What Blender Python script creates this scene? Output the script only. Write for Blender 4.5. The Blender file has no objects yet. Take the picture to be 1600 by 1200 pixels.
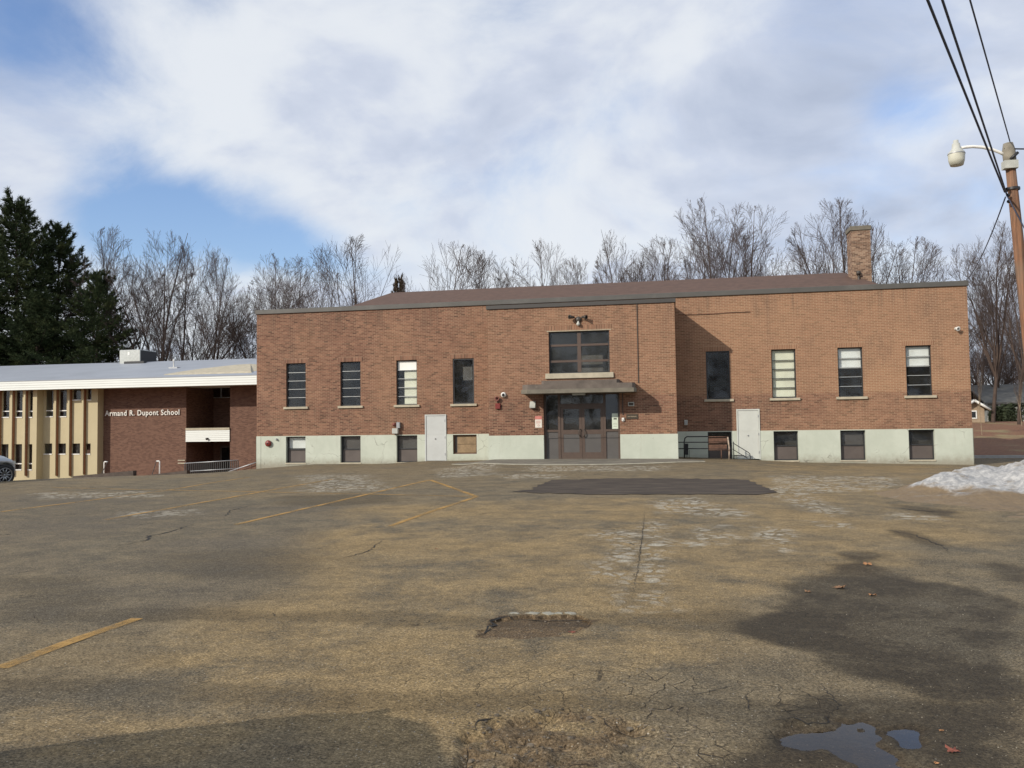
import bpy, math, random
import numpy as np
from mathutils import Vector, Matrix
R = math.radians
scene = bpy.context.scene
COL = scene.collection

# ------------------------------------------------------------------ camera
# world: X along the front wall of the school, Y into the building, Z up
FPX = 1300.0                                    # focal length in pixels of the 1600 px wide photograph
YAW, PITCH, ROLL = R(-10.66), R(2.67), R(-0.79)
CAM = np.array([0.0, -36.0, 1.6])
_f = np.array([math.sin(YAW)*math.cos(PITCH), math.cos(YAW)*math.cos(PITCH), math.sin(PITCH)])
_r = np.array([math.cos(YAW), -math.sin(YAW), 0.0]); _u = np.cross(_r, _f)
_r, _u = (math.cos(ROLL)*_r + math.sin(ROLL)*_u, -math.sin(ROLL)*_r + math.cos(ROLL)*_u)
cd = bpy.data.cameras.new('camera'); cam = bpy.data.objects.new('camera', cd); COL.objects.link(cam)
cd.sensor_width = 36.0; cd.lens = FPX/1600*36; cd.clip_start = 0.1; cd.clip_end = 3000
cam.matrix_world = Matrix(((_r[0], _u[0], -_f[0], CAM[0]), (_r[1], _u[1], -_f[1], CAM[1]), (_r[2], _u[2], -_f[2], CAM[2]), (0, 0, 0, 1)))
scene.camera = cam
scene.render.resolution_x = 1024; scene.render.resolution_y = 768

def ray(px, py): return _f + (px-800)/FPX*_r - (py-600)/FPX*_u
def PY(px, py, y):                               # photo pixel -> point on a vertical plane of known depth
    d = ray(px, py); return CAM + d*(y-CAM[1])/d[1]

# ------------------------------------------------------------------ world, sun, exposure
SUN_TO = Vector((-0.916, -1.0, 0.748)).normalized()
SUN_EL = math.asin(SUN_TO.z)
world = bpy.data.worlds.new('World'); scene.world = world; world.use_nodes = True

class NT:
    """small node-tree helper"""
    def __init__(s, tree): s.t = tree; s.n = tree.nodes; s.l = tree.links
    def new(s, typ, **kw):
        n = s.n.new(typ)
        for k, v in kw.items():
            if k.startswith('i_'):
                n.inputs[int(k[2:]) if k[2:].isdigit() else k[2:].replace('_', ' ')].default_value = v
            else: setattr(n, k, v)
        return n
    def link(s, a, b): s.l.new(a, b)
    def put(s, sock, v):
        if hasattr(v, 'is_output') or isinstance(v, bpy.types.NodeSocket): s.l.new(v, sock)
        else: sock.default_value = v
    def math(s, op, a, b=0.0, c=None, clamp=False):
        n = s.n.new('ShaderNodeMath'); n.operation = op; n.use_clamp = clamp
        s.put(n.inputs[0], a); s.put(n.inputs[1], b)
        if c is not None: s.put(n.inputs[2], c)
        return n.outputs[0]
    def vmath(s, op, a, b=(0, 0, 0)):
        n = s.n.new('ShaderNodeVectorMath'); n.operation = op; s.put(n.inputs[0], a); s.put(n.inputs[1], b)
        return n.outputs[1] if op in ('DOT_PRODUCT', 'LENGTH') else n.outputs[0]
    def mix(s, f, a, b, mode='MIX'):
        n = s.n.new('ShaderNodeMix'); n.data_type = 'RGBA'; n.blend_type = mode; n.clamp_factor = True
        s.put(n.inputs[0], f)
        for i, v in ((6, a), (7, b)):
            if isinstance(v, tuple) and len(v) == 3: v = (*v, 1)
            s.put(n.inputs[i], v)
        return n.outputs[2]
    def noise(s, vec, scale, detail=4.0, rough=0.55, dist=0.0):
        n = s.n.new('ShaderNodeTexNoise'); s.put(n.inputs['Vector'], vec)
        n.inputs['Scale'].default_value = scale; n.inputs['Detail'].default_value = detail
        n.inputs['Roughness'].default_value = rough; n.inputs['Distortion'].default_value = dist
        return n.outputs[0]
    def smooth(s, v, a, b, lo=0.0, hi=1.0):
        n = s.n.new('ShaderNodeMapRange'); n.interpolation_type = 'SMOOTHSTEP'
        s.put(n.inputs[0], v)
        for i, x in enumerate((a, b, lo, hi)): n.inputs[i+1].default_value = x
        return n.outputs[0]
    def ramp(s, v, stops):
        n = s.n.new('ShaderNodeValToRGB'); s.put(n.inputs[0], v); e = n.color_ramp.elements
        while len(e) < len(stops): e.new(0.5)
        for x, (p, c) in zip(e, stops): x.position = p; x.color = (*c, 1)
        return n.outputs[0]

def build_world():
    T = NT(world.node_tree); T.n.clear()
    out = T.new('ShaderNodeOutputWorld'); bg = T.new('ShaderNodeBackground'); bg.inputs[1].default_value = 0.105
    T.link(bg.outputs[0], out.inputs[0])
    sky = T.new('ShaderNodeTexSky', sky_type='NISHITA', sun_disc=False, sun_elevation=SUN_EL,
                sun_rotation=math.atan2(SUN_TO.x, SUN_TO.y), air_density=1.25, dust_density=0.5, ozone_density=2.0)
    tc = T.new('ShaderNodeTexCoord'); d = tc.outputs['Generated']
    sep = T.new('ShaderNodeSeparateXYZ'); T.link(d, sep.inputs[0])
    zz = T.math('ADD', T.math('MAXIMUM', sep.outputs[2], 0.0), 0.42)
    cb = T.new('ShaderNodeCombineXYZ')
    T.link(T.math('DIVIDE', sep.outputs[0], zz), cb.inputs[0]); T.link(T.math('DIVIDE', sep.outputs[1], zz), cb.inputs[1])
    p = cb.outputs[0]
    warp = T.new('ShaderNodeTexNoise'); T.link(p, warp.inputs['Vector']); warp.inputs['Scale'].default_value = 1.3
    wv = T.vmath('MULTIPLY', T.vmath('SUBTRACT', warp.outputs['Color'], (0.5, 0.5, 0.5)), (0.5, 0.5, 0.0))
    p2 = T.vmath('ADD', p, wv)
    n1 = T.noise(p2, 2.3, 8, 0.50)
    # gaps where the blue shows: directions in the world
    def gap(px, py, rad, amt, sx=1.0):
        v = Vector(ray(px, py)).normalized()
        dd = T.vmath('SUBTRACT', d, tuple(v))
        dd = T.vmath('MULTIPLY', dd, (1/sx, 1/sx, 1.0))
        return T.smooth(T.vmath('LENGTH', dd), 0.0, rad, amt, 0.0)
    dens = n1
    for g in ((30, 40, .115, .46, 1.2), (330, -10, .06, .22, 1.5), (330, 365, .10, .50, 1.8), (460, 390, .06, .34, 1.7), (200, 340, .065, .38, 1.8), (560, 430, .05, .22, 2.0),
              (1400, 165, .05, .24, 1.8), (1540, 310, .05, .12, 2.0), (165, 248, .04, .2, 2.2)):
        dens = T.math('SUBTRACT', dens, gap(*g))
    cov = T.smooth(T.math('ADD', dens, T.math('MULTIPLY', T.math('SUBTRACT', T.noise(p2, 3.4, 9, 0.62), 0.5), 0.75)), 0.0, 0.54)
    # cloud shading: lit tops white, flatter grey-lilac underneath and on the right
    n2 = T.noise(T.vmath('ADD', p2, (0.06, 0.10, 0.0)), 2.3, 7, 0.50)
    n3 = T.noise(p2, 4.5, 6, 0.55)
    rel = T.math('SUBTRACT', n2, n1)
    sh = T.math('ADD', T.math('MULTIPLY', rel, 2.2), T.math('MULTIPLY', n3, 0.45))
    side = T.vmath('DOT_PRODUCT', d, (0.55, 0.30, 0.25))
    sh = T.math('SUBTRACT', sh, T.smooth(side, 0.15, 0.75, -0.12, 0.30))
    cc = T.ramp(T.smooth(sh, -0.42, 0.46), [(0.0, (4.7, 5.4, 6.9)), (0.4, (6.3, 7.0, 8.5)), (0.75, (7.7, 8.3, 9.6)), (1.0, (9.7, 10.1, 10.6))])
    blue = T.mix(1.0, sky.outputs[0], (1.55, 1.62, 1.95), 'MULTIPLY')
    col = T.mix(T.math('MULTIPLY', cov, 0.94), blue, cc)
    low = T.smooth(sep.outputs[2], 0.0, 0.10, 0.22, 0.0)
    col = T.mix(low, col, (6.4, 7.0, 8.4))
    T.link(col, bg.inputs[0])
build_world()

sl = bpy.data.lights.new('sun', 'SUN'); sl.energy = 5.0; sl.angle = R(0.53); sl.color = (1.0, 0.91, 0.79)
so = bpy.data.objects.new('sun', sl); COL.objects.link(so); so.location = SUN_TO*60
so.rotation_euler = (-SUN_TO).to_track_quat('-Z', 'Y').to_euler()
scene.view_settings.view_transform = 'Standard'; scene.view_settings.look = 'None'
scene.view_settings.gamma = 1.0; scene.view_settings.exposure = -0.3; scene.view_settings.use_curve_mapping = False

# ------------------------------------------------------------------ helpers
def tag(o, label=None, cat=None, group=None, kind=None):
    for k, v in (('label', label), ('category', cat), ('group', group), ('kind', kind)):
        if v: o[k] = v
    return o
def thing(name, label, cat, loc=(0, 0, 0), group=None):
    o = bpy.data.objects.new(name, None); COL.objects.link(o); o.location = loc; o.empty_display_size = 0.2
    return tag(o, label, cat, group)
def wmat(o):
    m = Matrix.LocRotScale(o.location, o.rotation_euler, o.scale)
    return m if o.parent is None else wmat(o.parent) @ o.matrix_parent_inverse @ m
def adopt(o, parent):                              # parent without moving (meshes are in world coordinates)
    if parent is not None:
        o.parent = parent; o.matrix_parent_inverse = wmat(parent).inverted()
    return o

class MB:
    """collects geometry for ONE mesh object, in world coordinates"""
    def __init__(s): s.v = []; s.f = []; s.sm = []
    def add(s, vs, fs, smooth=False):
        b = len(s.v); s.v += [tuple(map(float, x)) for x in vs]; s.f += [tuple(b+i for i in f) for f in fs]; s.sm += [smooth]*len(fs); return s
    def quad(s, a, b, c, d): return s.add([a, b, c, d], [(0, 1, 2, 3)])
    def box(s, x0, x1, y0, y1, z0, z1):
        if x0 > x1: x0, x1 = x1, x0
        if y0 > y1: y0, y1 = y1, y0
        if z0 > z1: z0, z1 = z1, z0
        v = [(x, y, z) for z in (z0, z1) for y in (y0, y1) for x in (x0, x1)]
        return s.add(v, [(0, 2, 3, 1), (4, 5, 7, 6), (0, 1, 5, 4), (2, 6, 7, 3), (0, 4, 6, 2), (1, 3, 7, 5)])
    def bevbox(s, x0, x1, y0, y1, z0, z1, b=0.01):
        # box with bevelled long edges (octagonal in every section)
        v = []; xs = ((x0, x0+b, x1-b, x1)); ys = (y0, y0+b, y1-b, y1); zs = (z0, z0+b, z1-b, z1)
        idx = {}
        def P(i, j, k):
            key = (i, j, k)
            if key not in idx: idx[key] = len(v); v.append((xs[i], ys[j], zs[k]))
            return idx[key]
        F = []
        F += [(P(1, 1, 0), P(1, 2, 0), P(2, 2, 0), P(2, 1, 0)), (P(1, 1, 3), P(2, 1, 3), P(2, 2, 3), P(1, 2, 3))]
        F += [(P(1, 0, 1), P(2, 0, 1), P(2, 0, 2), P(1, 0, 2)), (P(1, 3, 1), P(1, 3, 2), P(2, 3, 2), P(2, 3, 1))]
        F += [(P(0, 1, 1), P(0, 1, 2), P(0, 2, 2), P(0, 2, 1)), (P(3, 1, 1), P(3, 2, 1), P(3, 2, 2), P(3, 1, 2))]
        F += [(P(1, 0, 1), P(1, 1, 0), P(2, 1, 0), P(2, 0, 1)), (P(1, 0, 2), P(2, 0, 2), P(2, 1, 3), P(1, 1, 3)),
              (P(1, 3, 1), P(2, 3, 1), P(2, 2, 0), P(1, 2, 0)), (P(1, 3, 2), P(1, 2, 3), P(2, 2, 3), P(2, 3, 2)),
              (P(0, 1, 1), P(0, 2, 1), P(1, 2, 0), P(1, 1, 0)), (P(0, 1, 2), P(1, 1, 3), P(1, 2, 3), P(0, 2, 2)),
              (P(3, 1, 1), P(2, 1, 0), P(2, 2, 0), P(3, 2, 1)), (P(3, 1, 2), P(3, 2, 2), P(2, 2, 3), P(2, 1, 3)),
              (P(0, 1, 1), P(1, 0, 1), P(1, 0, 2), P(0, 1, 2)), (P(3, 1, 1), P(3, 1, 2), P(2, 0, 2), P(2, 0, 1)),
              (P(0, 2, 1), P(0, 2, 2), P(1, 3, 2), P(1, 3, 1)), (P(3, 2, 1), P(2, 3, 1), P(2, 3, 2), P(3, 2, 2))]
        for i, a in ((0, 1), (3, 2)):
            for j, c in ((0, 1), (3, 2)):
                for k, e in ((0, 1), (3, 2)): F.append((P(i, c, e), P(a, j, e), P(a, c, k)))
        return s.add(v, F)
    def tube(s, pts, rad, n=8, cap=True, smooth=True):
        pts = [Vector(p) for p in pts]; m = len(pts)
        rad = [rad]*m if not hasattr(rad, '__len__') else rad
        V = []; prev = None
        for i, p in enumerate(pts):
            t = (pts[min(i+1, m-1)] - pts[max(i-1, 0)]).normalized()
            if prev is None:
                a = Vector((0, 0, 1)) if abs(t.z) < 0.9 else Vector((1, 0, 0))
                nx = t.cross(a).normalized()
            else: nx = (prev - t*prev.dot(t)).normalized()
            prev = nx; ny = t.cross(nx)
            for k in range(n):
                a = 2*math.pi*k/n; V.append(p + (nx*math.cos(a) + ny*math.sin(a))*rad[i])
        F = [(i*n+k, i*n+(k+1) % n, (i+1)*n+(k+1) % n, (i+1)*n+k) for i in range(m-1) for k in range(n)]
        if cap: F += [tuple(range(n))[::-1], tuple((m-1)*n+k for k in range(n))]
        return s.add(V, F, smooth)
    def lathe(s, o, axis, prof, n=16, smooth=True):
        o = Vector(o); ax = Vector(axis).normalized(); a = Vector((0, 0, 1)) if abs(ax.z) < 0.9 else Vector((1, 0, 0))
        nx = ax.cross(a).normalized(); ny = ax.cross(nx); V = []
        for (r, h) in prof:
            for k in range(n):
                t = 2*math.pi*k/n; V.append(o + ax*h + (nx*math.cos(t)+ny*math.sin(t))*max(r, 1e-4))
        m = len(prof)
        return s.add(V, [(i*n+k, i*n+(k+1) % n, (i+1)*n+(k+1) % n, (i+1)*n+k) for i in range(m-1) for k in range(n)], smooth)
    def prism(s, poly, d0, d1, ax='z'):
        n = len(poly)
        def mk(p, t): return {'z': (p[0], p[1], t), 'y': (p[0], t, p[1]), 'x': (t, p[0], p[1])}[ax]
        V = [mk(p, d0) for p in poly] + [mk(p, d1) for p in poly]
        return s.add(V, [tuple(range(n))[::-1], tuple(range(n, 2*n))] + [(i, (i+1) % n, n+(i+1) % n, n+i) for i in range(n)])
    def wall(s, x0, x1, z0, z1, y, holes=(), out=-1):
        """front sheet at y with openings (xa,xb,za,zb,depth); reveals go inwards"""
        xs = sorted({x0, x1, *[h[0] for h in holes], *[h[1] for h in holes]}); zs = sorted({z0, z1, *[h[2] for h in holes], *[h[3] for h in holes]})
        xs = [x for x in xs if x0 <= x <= x1]; zs = [z for z in zs if z0 <= z <= z1]
        for i in range(len(xs)-1):
            for k in range(len(zs)-1):
                cx, cz = (xs[i]+xs[i+1])/2, (zs[k]+zs[k+1])/2
                if any(h[0] < cx < h[1] and h[2] < cz < h[3] for h in holes): continue
                s.quad((xs[i], y, zs[k]), (xs[i+1], y, zs[k]), (xs[i+1], y, zs[k+1]), (xs[i], y, zs[k+1]))
        for (a, b, c, d, dep) in holes:
            Y = y+dep; c2 = max(c, z0); d2 = min(d, z1)
            s.quad((a, y, c2), (a, y, d2), (a, Y, d2), (a, Y, c2)); s.quad((b, y, c2), (b, Y, c2), (b, Y, d2), (b, y, d2))
            if d <= z1: s.quad((a, y, d), (b, y, d), (b, Y, d), (a, Y, d))
            if c >= z0: s.quad((a, y, c), (a, Y, c), (b, Y, c), (b, y, c))
        return s
    def build(s, name, mat, parent=None, fix=True):
        me = bpy.data.meshes.new(name); me.from_pydata(s.v, [], s.f); me.polygons.foreach_set('use_smooth', s.sm)
        me.materials.append(mat); me.update()
        o = bpy.data.objects.new(name, me); COL.objects.link(o)
        return adopt(o, parent)

def fast_mesh(name, V, Fq, mat, tri=False, smooth=True):
    """numpy arrays -> mesh quickly"""
    me = bpy.data.meshes.new(name); k = 3 if tri else 4; n = len(Fq)
    me.vertices.add(len(V)); me.vertices.foreach_set('co', np.asarray(V, np.float32).ravel())
    me.loops.add(n*k); me.loops.foreach_set('vertex_index', np.asarray(Fq, np.int32).ravel())
    me.polygons.add(n); me.polygons.foreach_set('loop_start', np.arange(0, n*k, k, dtype=np.int32))
    me.polygons.foreach_set('use_smooth', np.full(n, smooth)); me.update(calc_edges=True); me.validate()
    me.materials.append(mat); return me

def vnoise(x, y, seed=0):
    """value noise, numpy"""
    xi = np.floor(x).astype(np.int64); yi = np.floor(y).astype(np.int64); fx = x-xi; fy = y-yi
    fx = fx*fx*(3-2*fx); fy = fy*fy*(3-2*fy)
    def h(a, b):
        n = (a*374761393 + b*668265263 + seed*974711) & 0x7fffffff
        n = ((n ^ (n >> 13))*1274126177) & 0x7fffffff; return ((n ^ (n >> 16)) & 0xffff)/65535.0
    return (h(xi, yi)*(1-fx)+h(xi+1, yi)*fx)*(1-fy) + (h(xi, yi+1)*(1-fx)+h(xi+1, yi+1)*fx)*fy
def fbm(x, y, oct=4, seed=0):
    t = 0; a = 0.5
    for i in range(oct): t = t + a*vnoise(x*2**i, y*2**i, seed+i*7); a *= 0.5
    return t/(1-0.5**oct)
def sstep(a, b, x): t = np.clip((x-a)/(b-a), 0, 1); return t*t*(3-2*t)

# ------------------------------------------------------------------ materials
def newmat(name):
    m = bpy.data.materials.new(name); m.use_nodes = True; T = NT(m.node_tree); b = T.n['Principled BSDF']; return m, T, b
def objco(T): return T.new('ShaderNodeTexCoord').outputs['Object']
def simple(name, col, rough=0.6, metal=0.0, var=0.12, scale=6.0, bump=0.0, bscale=60.0, dirt=None, spec=None):
    m, T, b = newmat(name); co = objco(T)
    n = T.noise(co, scale, 5, 0.6); v = T.smooth(n, 0.25, 0.75, 1-var, 1+var)
    c = T.mix(1.0, tuple(col), T.new('ShaderNodeCombineColor').outputs[0], 'MULTIPLY')
    cc = T.n[-1] if False else None
    comb = [x for x in T.n if x.bl_idname == 'ShaderNodeCombineColor'][-1]
    for i in range(3): T.link(v, comb.inputs[i])
    if dirt:
        dn = T.noise(co, dirt[2], 6, 0.65); c = T.mix(T.smooth(dn, dirt[3], dirt[3]+0.18, 0, dirt[1]), c, dirt[0])
    T.link(c, b.inputs['Base Color']); b.inputs['Roughness'].default_value = rough; b.inputs['Metallic'].default_value = metal
    if spec is not None: b.inputs['Specular IOR Level'].default_value = spec
    if bump:
        bn = T.new('ShaderNodeBump'); bn.inputs['Strength'].default_value = bump; bn.inputs['Distance'].default_value = 0.01
        T.link(T.noise(co, bscale, 4, 0.6), bn.inputs['Height']); T.link(bn.outputs[0], b.inputs['Normal'])
    return m

def brick_mat(name, ramp, mortar, weather=True, soldier=False, mw=0.012, ct=1.0):
    m, T, b = newmat(name); co = objco(T); g = T.new('ShaderNodeNewGeometry')
    s = T.new('ShaderNodeSeparateXYZ'); T.link(co, s.inputs[0]); sn = T.new('ShaderNodeSeparateXYZ'); T.link(g.outputs['Normal'], sn.inputs[0])
    side = T.math('GREATER_THAN', T.math('ABSOLUTE', sn.outputs[0]), 0.6)
    u = T.math('ADD', T.math('MULTIPLY', s.outputs[0], T.math('SUBTRACT', 1.0, side)), T.math('MULTIPLY', s.outputs[1], side))
    v = s.outputs[2]; BW, BH = 0.2135, 0.0677
    if soldier: BW, BH = 0.0677, 0.2135
    row = T.math('FLOOR', T.math('DIVIDE', v, BH)); off = T.math('MULTIPLY', T.math('MODULO', T.math('ABSOLUTE', row), 2.0), 0.0 if soldier else 0.5)
    uu = T.math('ADD', T.math('DIVIDE', u, BW), off); colm = T.math('FLOOR', uu)
    fu = T.math('SUBTRACT', uu, colm); fv = T.math('SUBTRACT', T.math('DIVIDE', v, BH), row)
    eu = T.math('MULTIPLY', T.math('MINIMUM', fu, T.math('SUBTRACT', 1.0, fu)), BW); ev = T.math('MULTIPLY', T.math('MINIMUM', fv, T.math('SUBTRACT', 1.0, fv)), BH)
    edge = T.math('MINIMUM', eu, ev); mort = T.smooth(edge, mw*0.35, mw*0.62, 1.0, 0.0)
    cb = T.new('ShaderNodeCombineXYZ'); T.link(colm, cb.inputs[0]); T.link(row, cb.inputs[1])
    wn = T.new('ShaderNodeTexWhiteNoise', noise_dimensions='2D'); T.link(cb.outputs[0], wn.inputs['Vector'])
    c = T.ramp(wn.outputs['Value'], ramp)
    big = T.noise(co, 0.22, 4, 0.6); med = T.noise(co, 1.1, 5, 0.65); fine = T.noise(co, 40, 4, 0.6)
    mc = T.mix(T.smooth(med, 0.3, 0.7), tuple(0.72*x for x in mortar), tuple(1.1*x for x in mortar))
    if weather:
        # the right-hand and upper brickwork is paler and has been repointed in light mortar; below the sills it is redder
        gx = T.smooth(s.outputs[0], -16.0, 9.0, 0.05, 0.75); gz = T.smooth(v, 2.55, 2.75, 0.0, 1.0)
        lift = T.math('MULTIPLY', gx, T.math('ADD', 0.25, T.math('MULTIPLY', gz, 0.75)))
        lift = T.math('ADD', lift, T.smooth(big, 0.42, 0.68, -0.08, 0.22), clamp=True)
        c = T.mix(T.math('MULTIPLY', lift, 0.72), c, (0.395, 0.222, 0.124))
        mc = T.mix(T.math('MULTIPLY', lift, 0.8), mc, (0.52, 0.39, 0.25))
        c = T.mix(T.smooth(T.noise(T.vmath('MULTIPLY', co, (1.0, 1.0, 0.35)), 0.8, 5, 0.7), 0.50, 0.72, 0, 0.5), c, (0.10, 0.055, 0.042))
        st = T.noise(T.vmath('MULTIPLY', co, (5.0, 5.0, 0.22)), 1.0, 5, 0.65)      # run-off streaks below the coping and the sills
        top = T.math('MAXIMUM', T.smooth(v, 5.4, 6.8), T.math('MULTIPLY', T.smooth(v, 1.5, 2.4), T.smooth(v, 2.4, 2.45, 1.0, 0.0)))
        c = T.mix(T.math('MULTIPLY', T.smooth(st, 0.48, 0.70, 0, 0.6), top), c, (0.085, 0.052, 0.04))
    c = T.mix(T.smooth(fine, 0.3, 0.8, 0.0, 0.35), c, (0.10, 0.06, 0.045))
    c = T.mix(T.math('MULTIPLY', mort, 0.72), c, mc)
    T.link(c, b.inputs['Base Color']); b.inputs['Roughness'].default_value = 0.88; b.inputs['Specular IOR Level'].default_value = 0.25
    h = T.math('ADD', T.math('MULTIPLY', mort, -1.0), T.math('MULTIPLY', fine, 0.35))
    bn = T.new('ShaderNodeBump'); bn.inputs['Strength'].default_value = 0.5; bn.inputs['Distance'].default_value = 0.008
    T.link(h, bn.inputs['Height']); T.link(bn.outputs[0], b.inputs['Normal'])
    return m

RED = [(0.0, (0.075, 0.036, 0.027)), (0.10, (0.125, 0.056, 0.039)), (0.4, (0.178, 0.083, 0.057)), (0.75, (0.212, 0.102, 0.069)), (1.0, (0.275, 0.140, 0.090))]
DARKRED = [(0.0, (0.105, 0.056, 0.041)), (0.5, (0.150, 0.082, 0.058)), (1.0, (0.185, 0.104, 0.073))]
TANB = [(0.0, (0.085, 0.048, 0.036)), (0.5, (0.205, 0.118, 0.078)), (1.0, (0.34, 0.23, 0.16))]
M = {}
M['brick'] = brick_mat('brick_school', RED, (0.36, 0.265, 0.175), mw=0.015)
M['soldier'] = brick_mat('brick_soldier', RED, (0.42, 0.32, 0.22), soldier=True)
M['brick_wing'] = brick_mat('brick_wing', DARKRED, (0.20, 0.13, 0.10), weather=False, mw=0.009)
M['brick_chimney'] = brick_mat('brick_chimney', TANB, (0.45, 0.38, 0.28), weather=False)
M['concrete_plain'] = simple('painted_concrete', (0.49, 0.515, 0.435), 0.8, var=0.07, scale=1.2, bump=0.25, bscale=35, dirt=((0.30, 0.29, 0.23), 0.45, 1.4, 0.60))
def found_mat():
    m, T, b = newmat('painted_foundation'); co = objco(T); s = T.new('ShaderNodeSeparateXYZ'); T.link(co, s.inputs[0])
    n1 = T.noise(co, 0.9, 6, 0.65); n2 = T.noise(co, 5, 6, 0.7); n3 = T.noise(T.vmath('MULTIPLY', co, (4, 4, 0.5)), 1.2, 5, 0.65)
    c = T.mix(T.smooth(n1, 0.3, 0.7), (0.44, 0.475, 0.40), (0.51, 0.545, 0.465))
    c = T.mix(T.smooth(n3, 0.55, 0.75, 0, 0.30), c, (0.34, 0.33, 0.27))                                  # run-off
    sp = T.math('ADD', s.outputs[2], T.math('MULTIPLY', T.math('SUBTRACT', n2, 0.5), 0.5))
    c = T.mix(T.smooth(sp, -0.32, 0.22, 0.75, 0.0), c, (0.22, 0.19, 0.14))                                # splashed dirt along the foot
    c = T.mix(T.smooth(n2, 0.66, 0.70, 0, 0.7), c, (0.33, 0.31, 0.27))                                    # flaked paint
    vo = T.new('ShaderNodeTexVoronoi', feature='DISTANCE_TO_EDGE'); T.link(T.vmath('ADD', co, T.vmath('MULTIPLY', T.new('ShaderNodeTexNoise', i_Scale=2.0).outputs['Color'], (.5, .5, .5))), vo.inputs['Vector']); vo.inputs['Scale'].default_value = 0.7
    nn = [x for x in T.n if x.bl_idname == 'ShaderNodeTexNoise'][-1]; T.link(co, nn.inputs['Vector'])
    c = T.mix(T.math('MULTIPLY', T.smooth(vo.outputs['Distance'], 0.002, 0.009, 0.6, 0.0), T.smooth(n1, 0.48, 0.6)), c, (0.12, 0.11, 0.09))
    T.link(c, b.inputs['Base Color']); b.inputs['Roughness'].default_value = 0.8; b.inputs['Specular IOR Level'].default_value = 0.3
    bn = T.new('ShaderNodeBump'); bn.inputs['Strength'].default_value = 0.3; bn.inputs['Distance'].default_value = 0.01; T.link(n2, bn.inputs['Height']); T.link(bn.outputs[0], b.inputs['Normal']); return m
M['concrete'] = found_mat()
M['sill'] = simple('stone_sill', (0.40, 0.36, 0.27), 0.8, var=0.15, scale=4, bump=0.2)
M['coping'] = simple('metal_coping', (0.085, 0.082, 0.074), 0.5, var=0.12, scale=1.0, dirt=((0.14, 0.135, 0.12), 0.5, 0.7, 0.5))
M['coping_bay'] = simple('dark_coping', (0.055, 0.052, 0.048), 0.5, var=0.12, scale=1.0)
M['frame_dark'] = simple('dark_window_frame', (0.028, 0.030, 0.032), 0.5)
M['frame_brown'] = simple('bronze_frame', (0.085, 0.058, 0.045), 0.45, var=0.1)
M['frame_alu'] = simple('aluminium_bar', (0.42, 0.43, 0.42), 0.4, metal=0.5)
M['frame_white'] = simple('white_trim', (0.72, 0.72, 0.68), 0.5)
M['panel_brown'] = simple('window_panel_brown', (0.095, 0.078, 0.070), 0.55, var=0.12, scale=2)
M['panel_grey'] = simple('door_panel_grey', (0.088, 0.082, 0.078), 0.5, var=0.08, scale=2)
M['blind'] = simple('cream_blind', (0.80, 0.80, 0.64), 0.75, var=0.05, scale=2)
M['blind_white'] = simple('white_blind', (0.80, 0.82, 0.78), 0.75, var=0.05, scale=2)
M['plywood'] = simple('plywood', (0.25, 0.175, 0.10), 0.8, var=0.2, scale=5)
M['door_grey'] = simple('pale_grey_door', (0.47, 0.49, 0.48), 0.6, var=0.06, scale=1.6, dirt=((0.34, 0.33, 0.30), 0.5, 2.0, 0.6))
M['door_white'] = simple('pale_door', (0.52, 0.54, 0.50), 0.6, var=0.06, scale=1.6, dirt=((0.42, 0.41, 0.36), 0.5, 2.0, 0.58))
M['canopy'] = simple('canopy_concrete', (0.115, 0.095, 0.08), 0.8, var=0.25, scale=2.5, bump=0.2, dirt=((0.22, 0.19, 0.15), 0.5, 2.2, 0.56))
M['canopy_lip'] = simple('canopy_lip', (0.15, 0.135, 0.105), 0.75, var=0.2, scale=3)
M['shingle'] = simple('brown_shingle', (0.092, 0.054, 0.040), 0.9, var=0.16, scale=3, bump=0.4, bscale=14)
M['flatroof'] = simple('flat_roof', (0.12, 0.115, 0.11), 0.9)
M['interior'] = simple('interior', (0.10, 0.095, 0.085), 0.9)
M['basement'] = simple('basement_dark', (.03, .028, .025), .9)
M['red'] = simple('red_enamel', (0.17, 0.022, 0.018), 0.45)
M['red_old'] = simple('red_faded', (0.16, 0.048, 0.036), 0.6, var=0.25, scale=12)
M['white'] = simple('white_plastic', (0.74, 0.74, 0.70), 0.4, var=0.04)
M['black'] = simple('black_metal', (0.022, 0.022, 0.024), 0.45)
M['steel'] = simple('galvanised', (0.36, 0.37, 0.38), 0.45, metal=0.6)
M['boxgrey'] = simple('grey_box', (0.44, 0.45, 0.41), 0.6)
M['bronze'] = simple('bronze_fixture', (0.05, 0.042, 0.035), 0.5)
M['rust'] = simple('rusty_rail', (0.11, 0.058, 0.038), 0.85, var=0.35, scale=9)
M['rust_white'] = simple('flaking_post', (0.40, 0.32, 0.25), 0.85, var=0.5, scale=9, dirt=((0.12, 0.06, 0.035), 1.0, 5, 0.5))
M['cream'] = simple('cream_panel', (0.46, 0.40, 0.25), 0.75, var=0.04, scale=0.8, dirt=((0.38, 0.32, 0.20), 0.4, 0.6, 0.58))
M['fin'] = simple('cream_fin', (0.52, 0.38, 0.20), 0.75, var=0.06)
M['fin_shade'] = simple('fin_shade_orange', (0.25, 0.115, 0.055), 0.8, var=0.15)  # painted shade for the right sides of the fins
M['fascia'] = simple('white_fascia', (0.63, 0.66, 0.63), 0.5, var=0.03, scale=0.6)
M['wroof'] = simple('pale_metal_roof', (0.27, 0.295, 0.335), 0.55, var=0.07, scale=0.5, dirt=((0.22, 0.24, 0.27), 0.5, 0.3, 0.55))
M['hvac'] = simple('hvac_sheet', (0.42, 0.44, 0.42), 0.5, metal=0.2)
M['letter'] = simple('letter_white', (0.76, 0.75, 0.70), 0.45, var=0.03)
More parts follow.
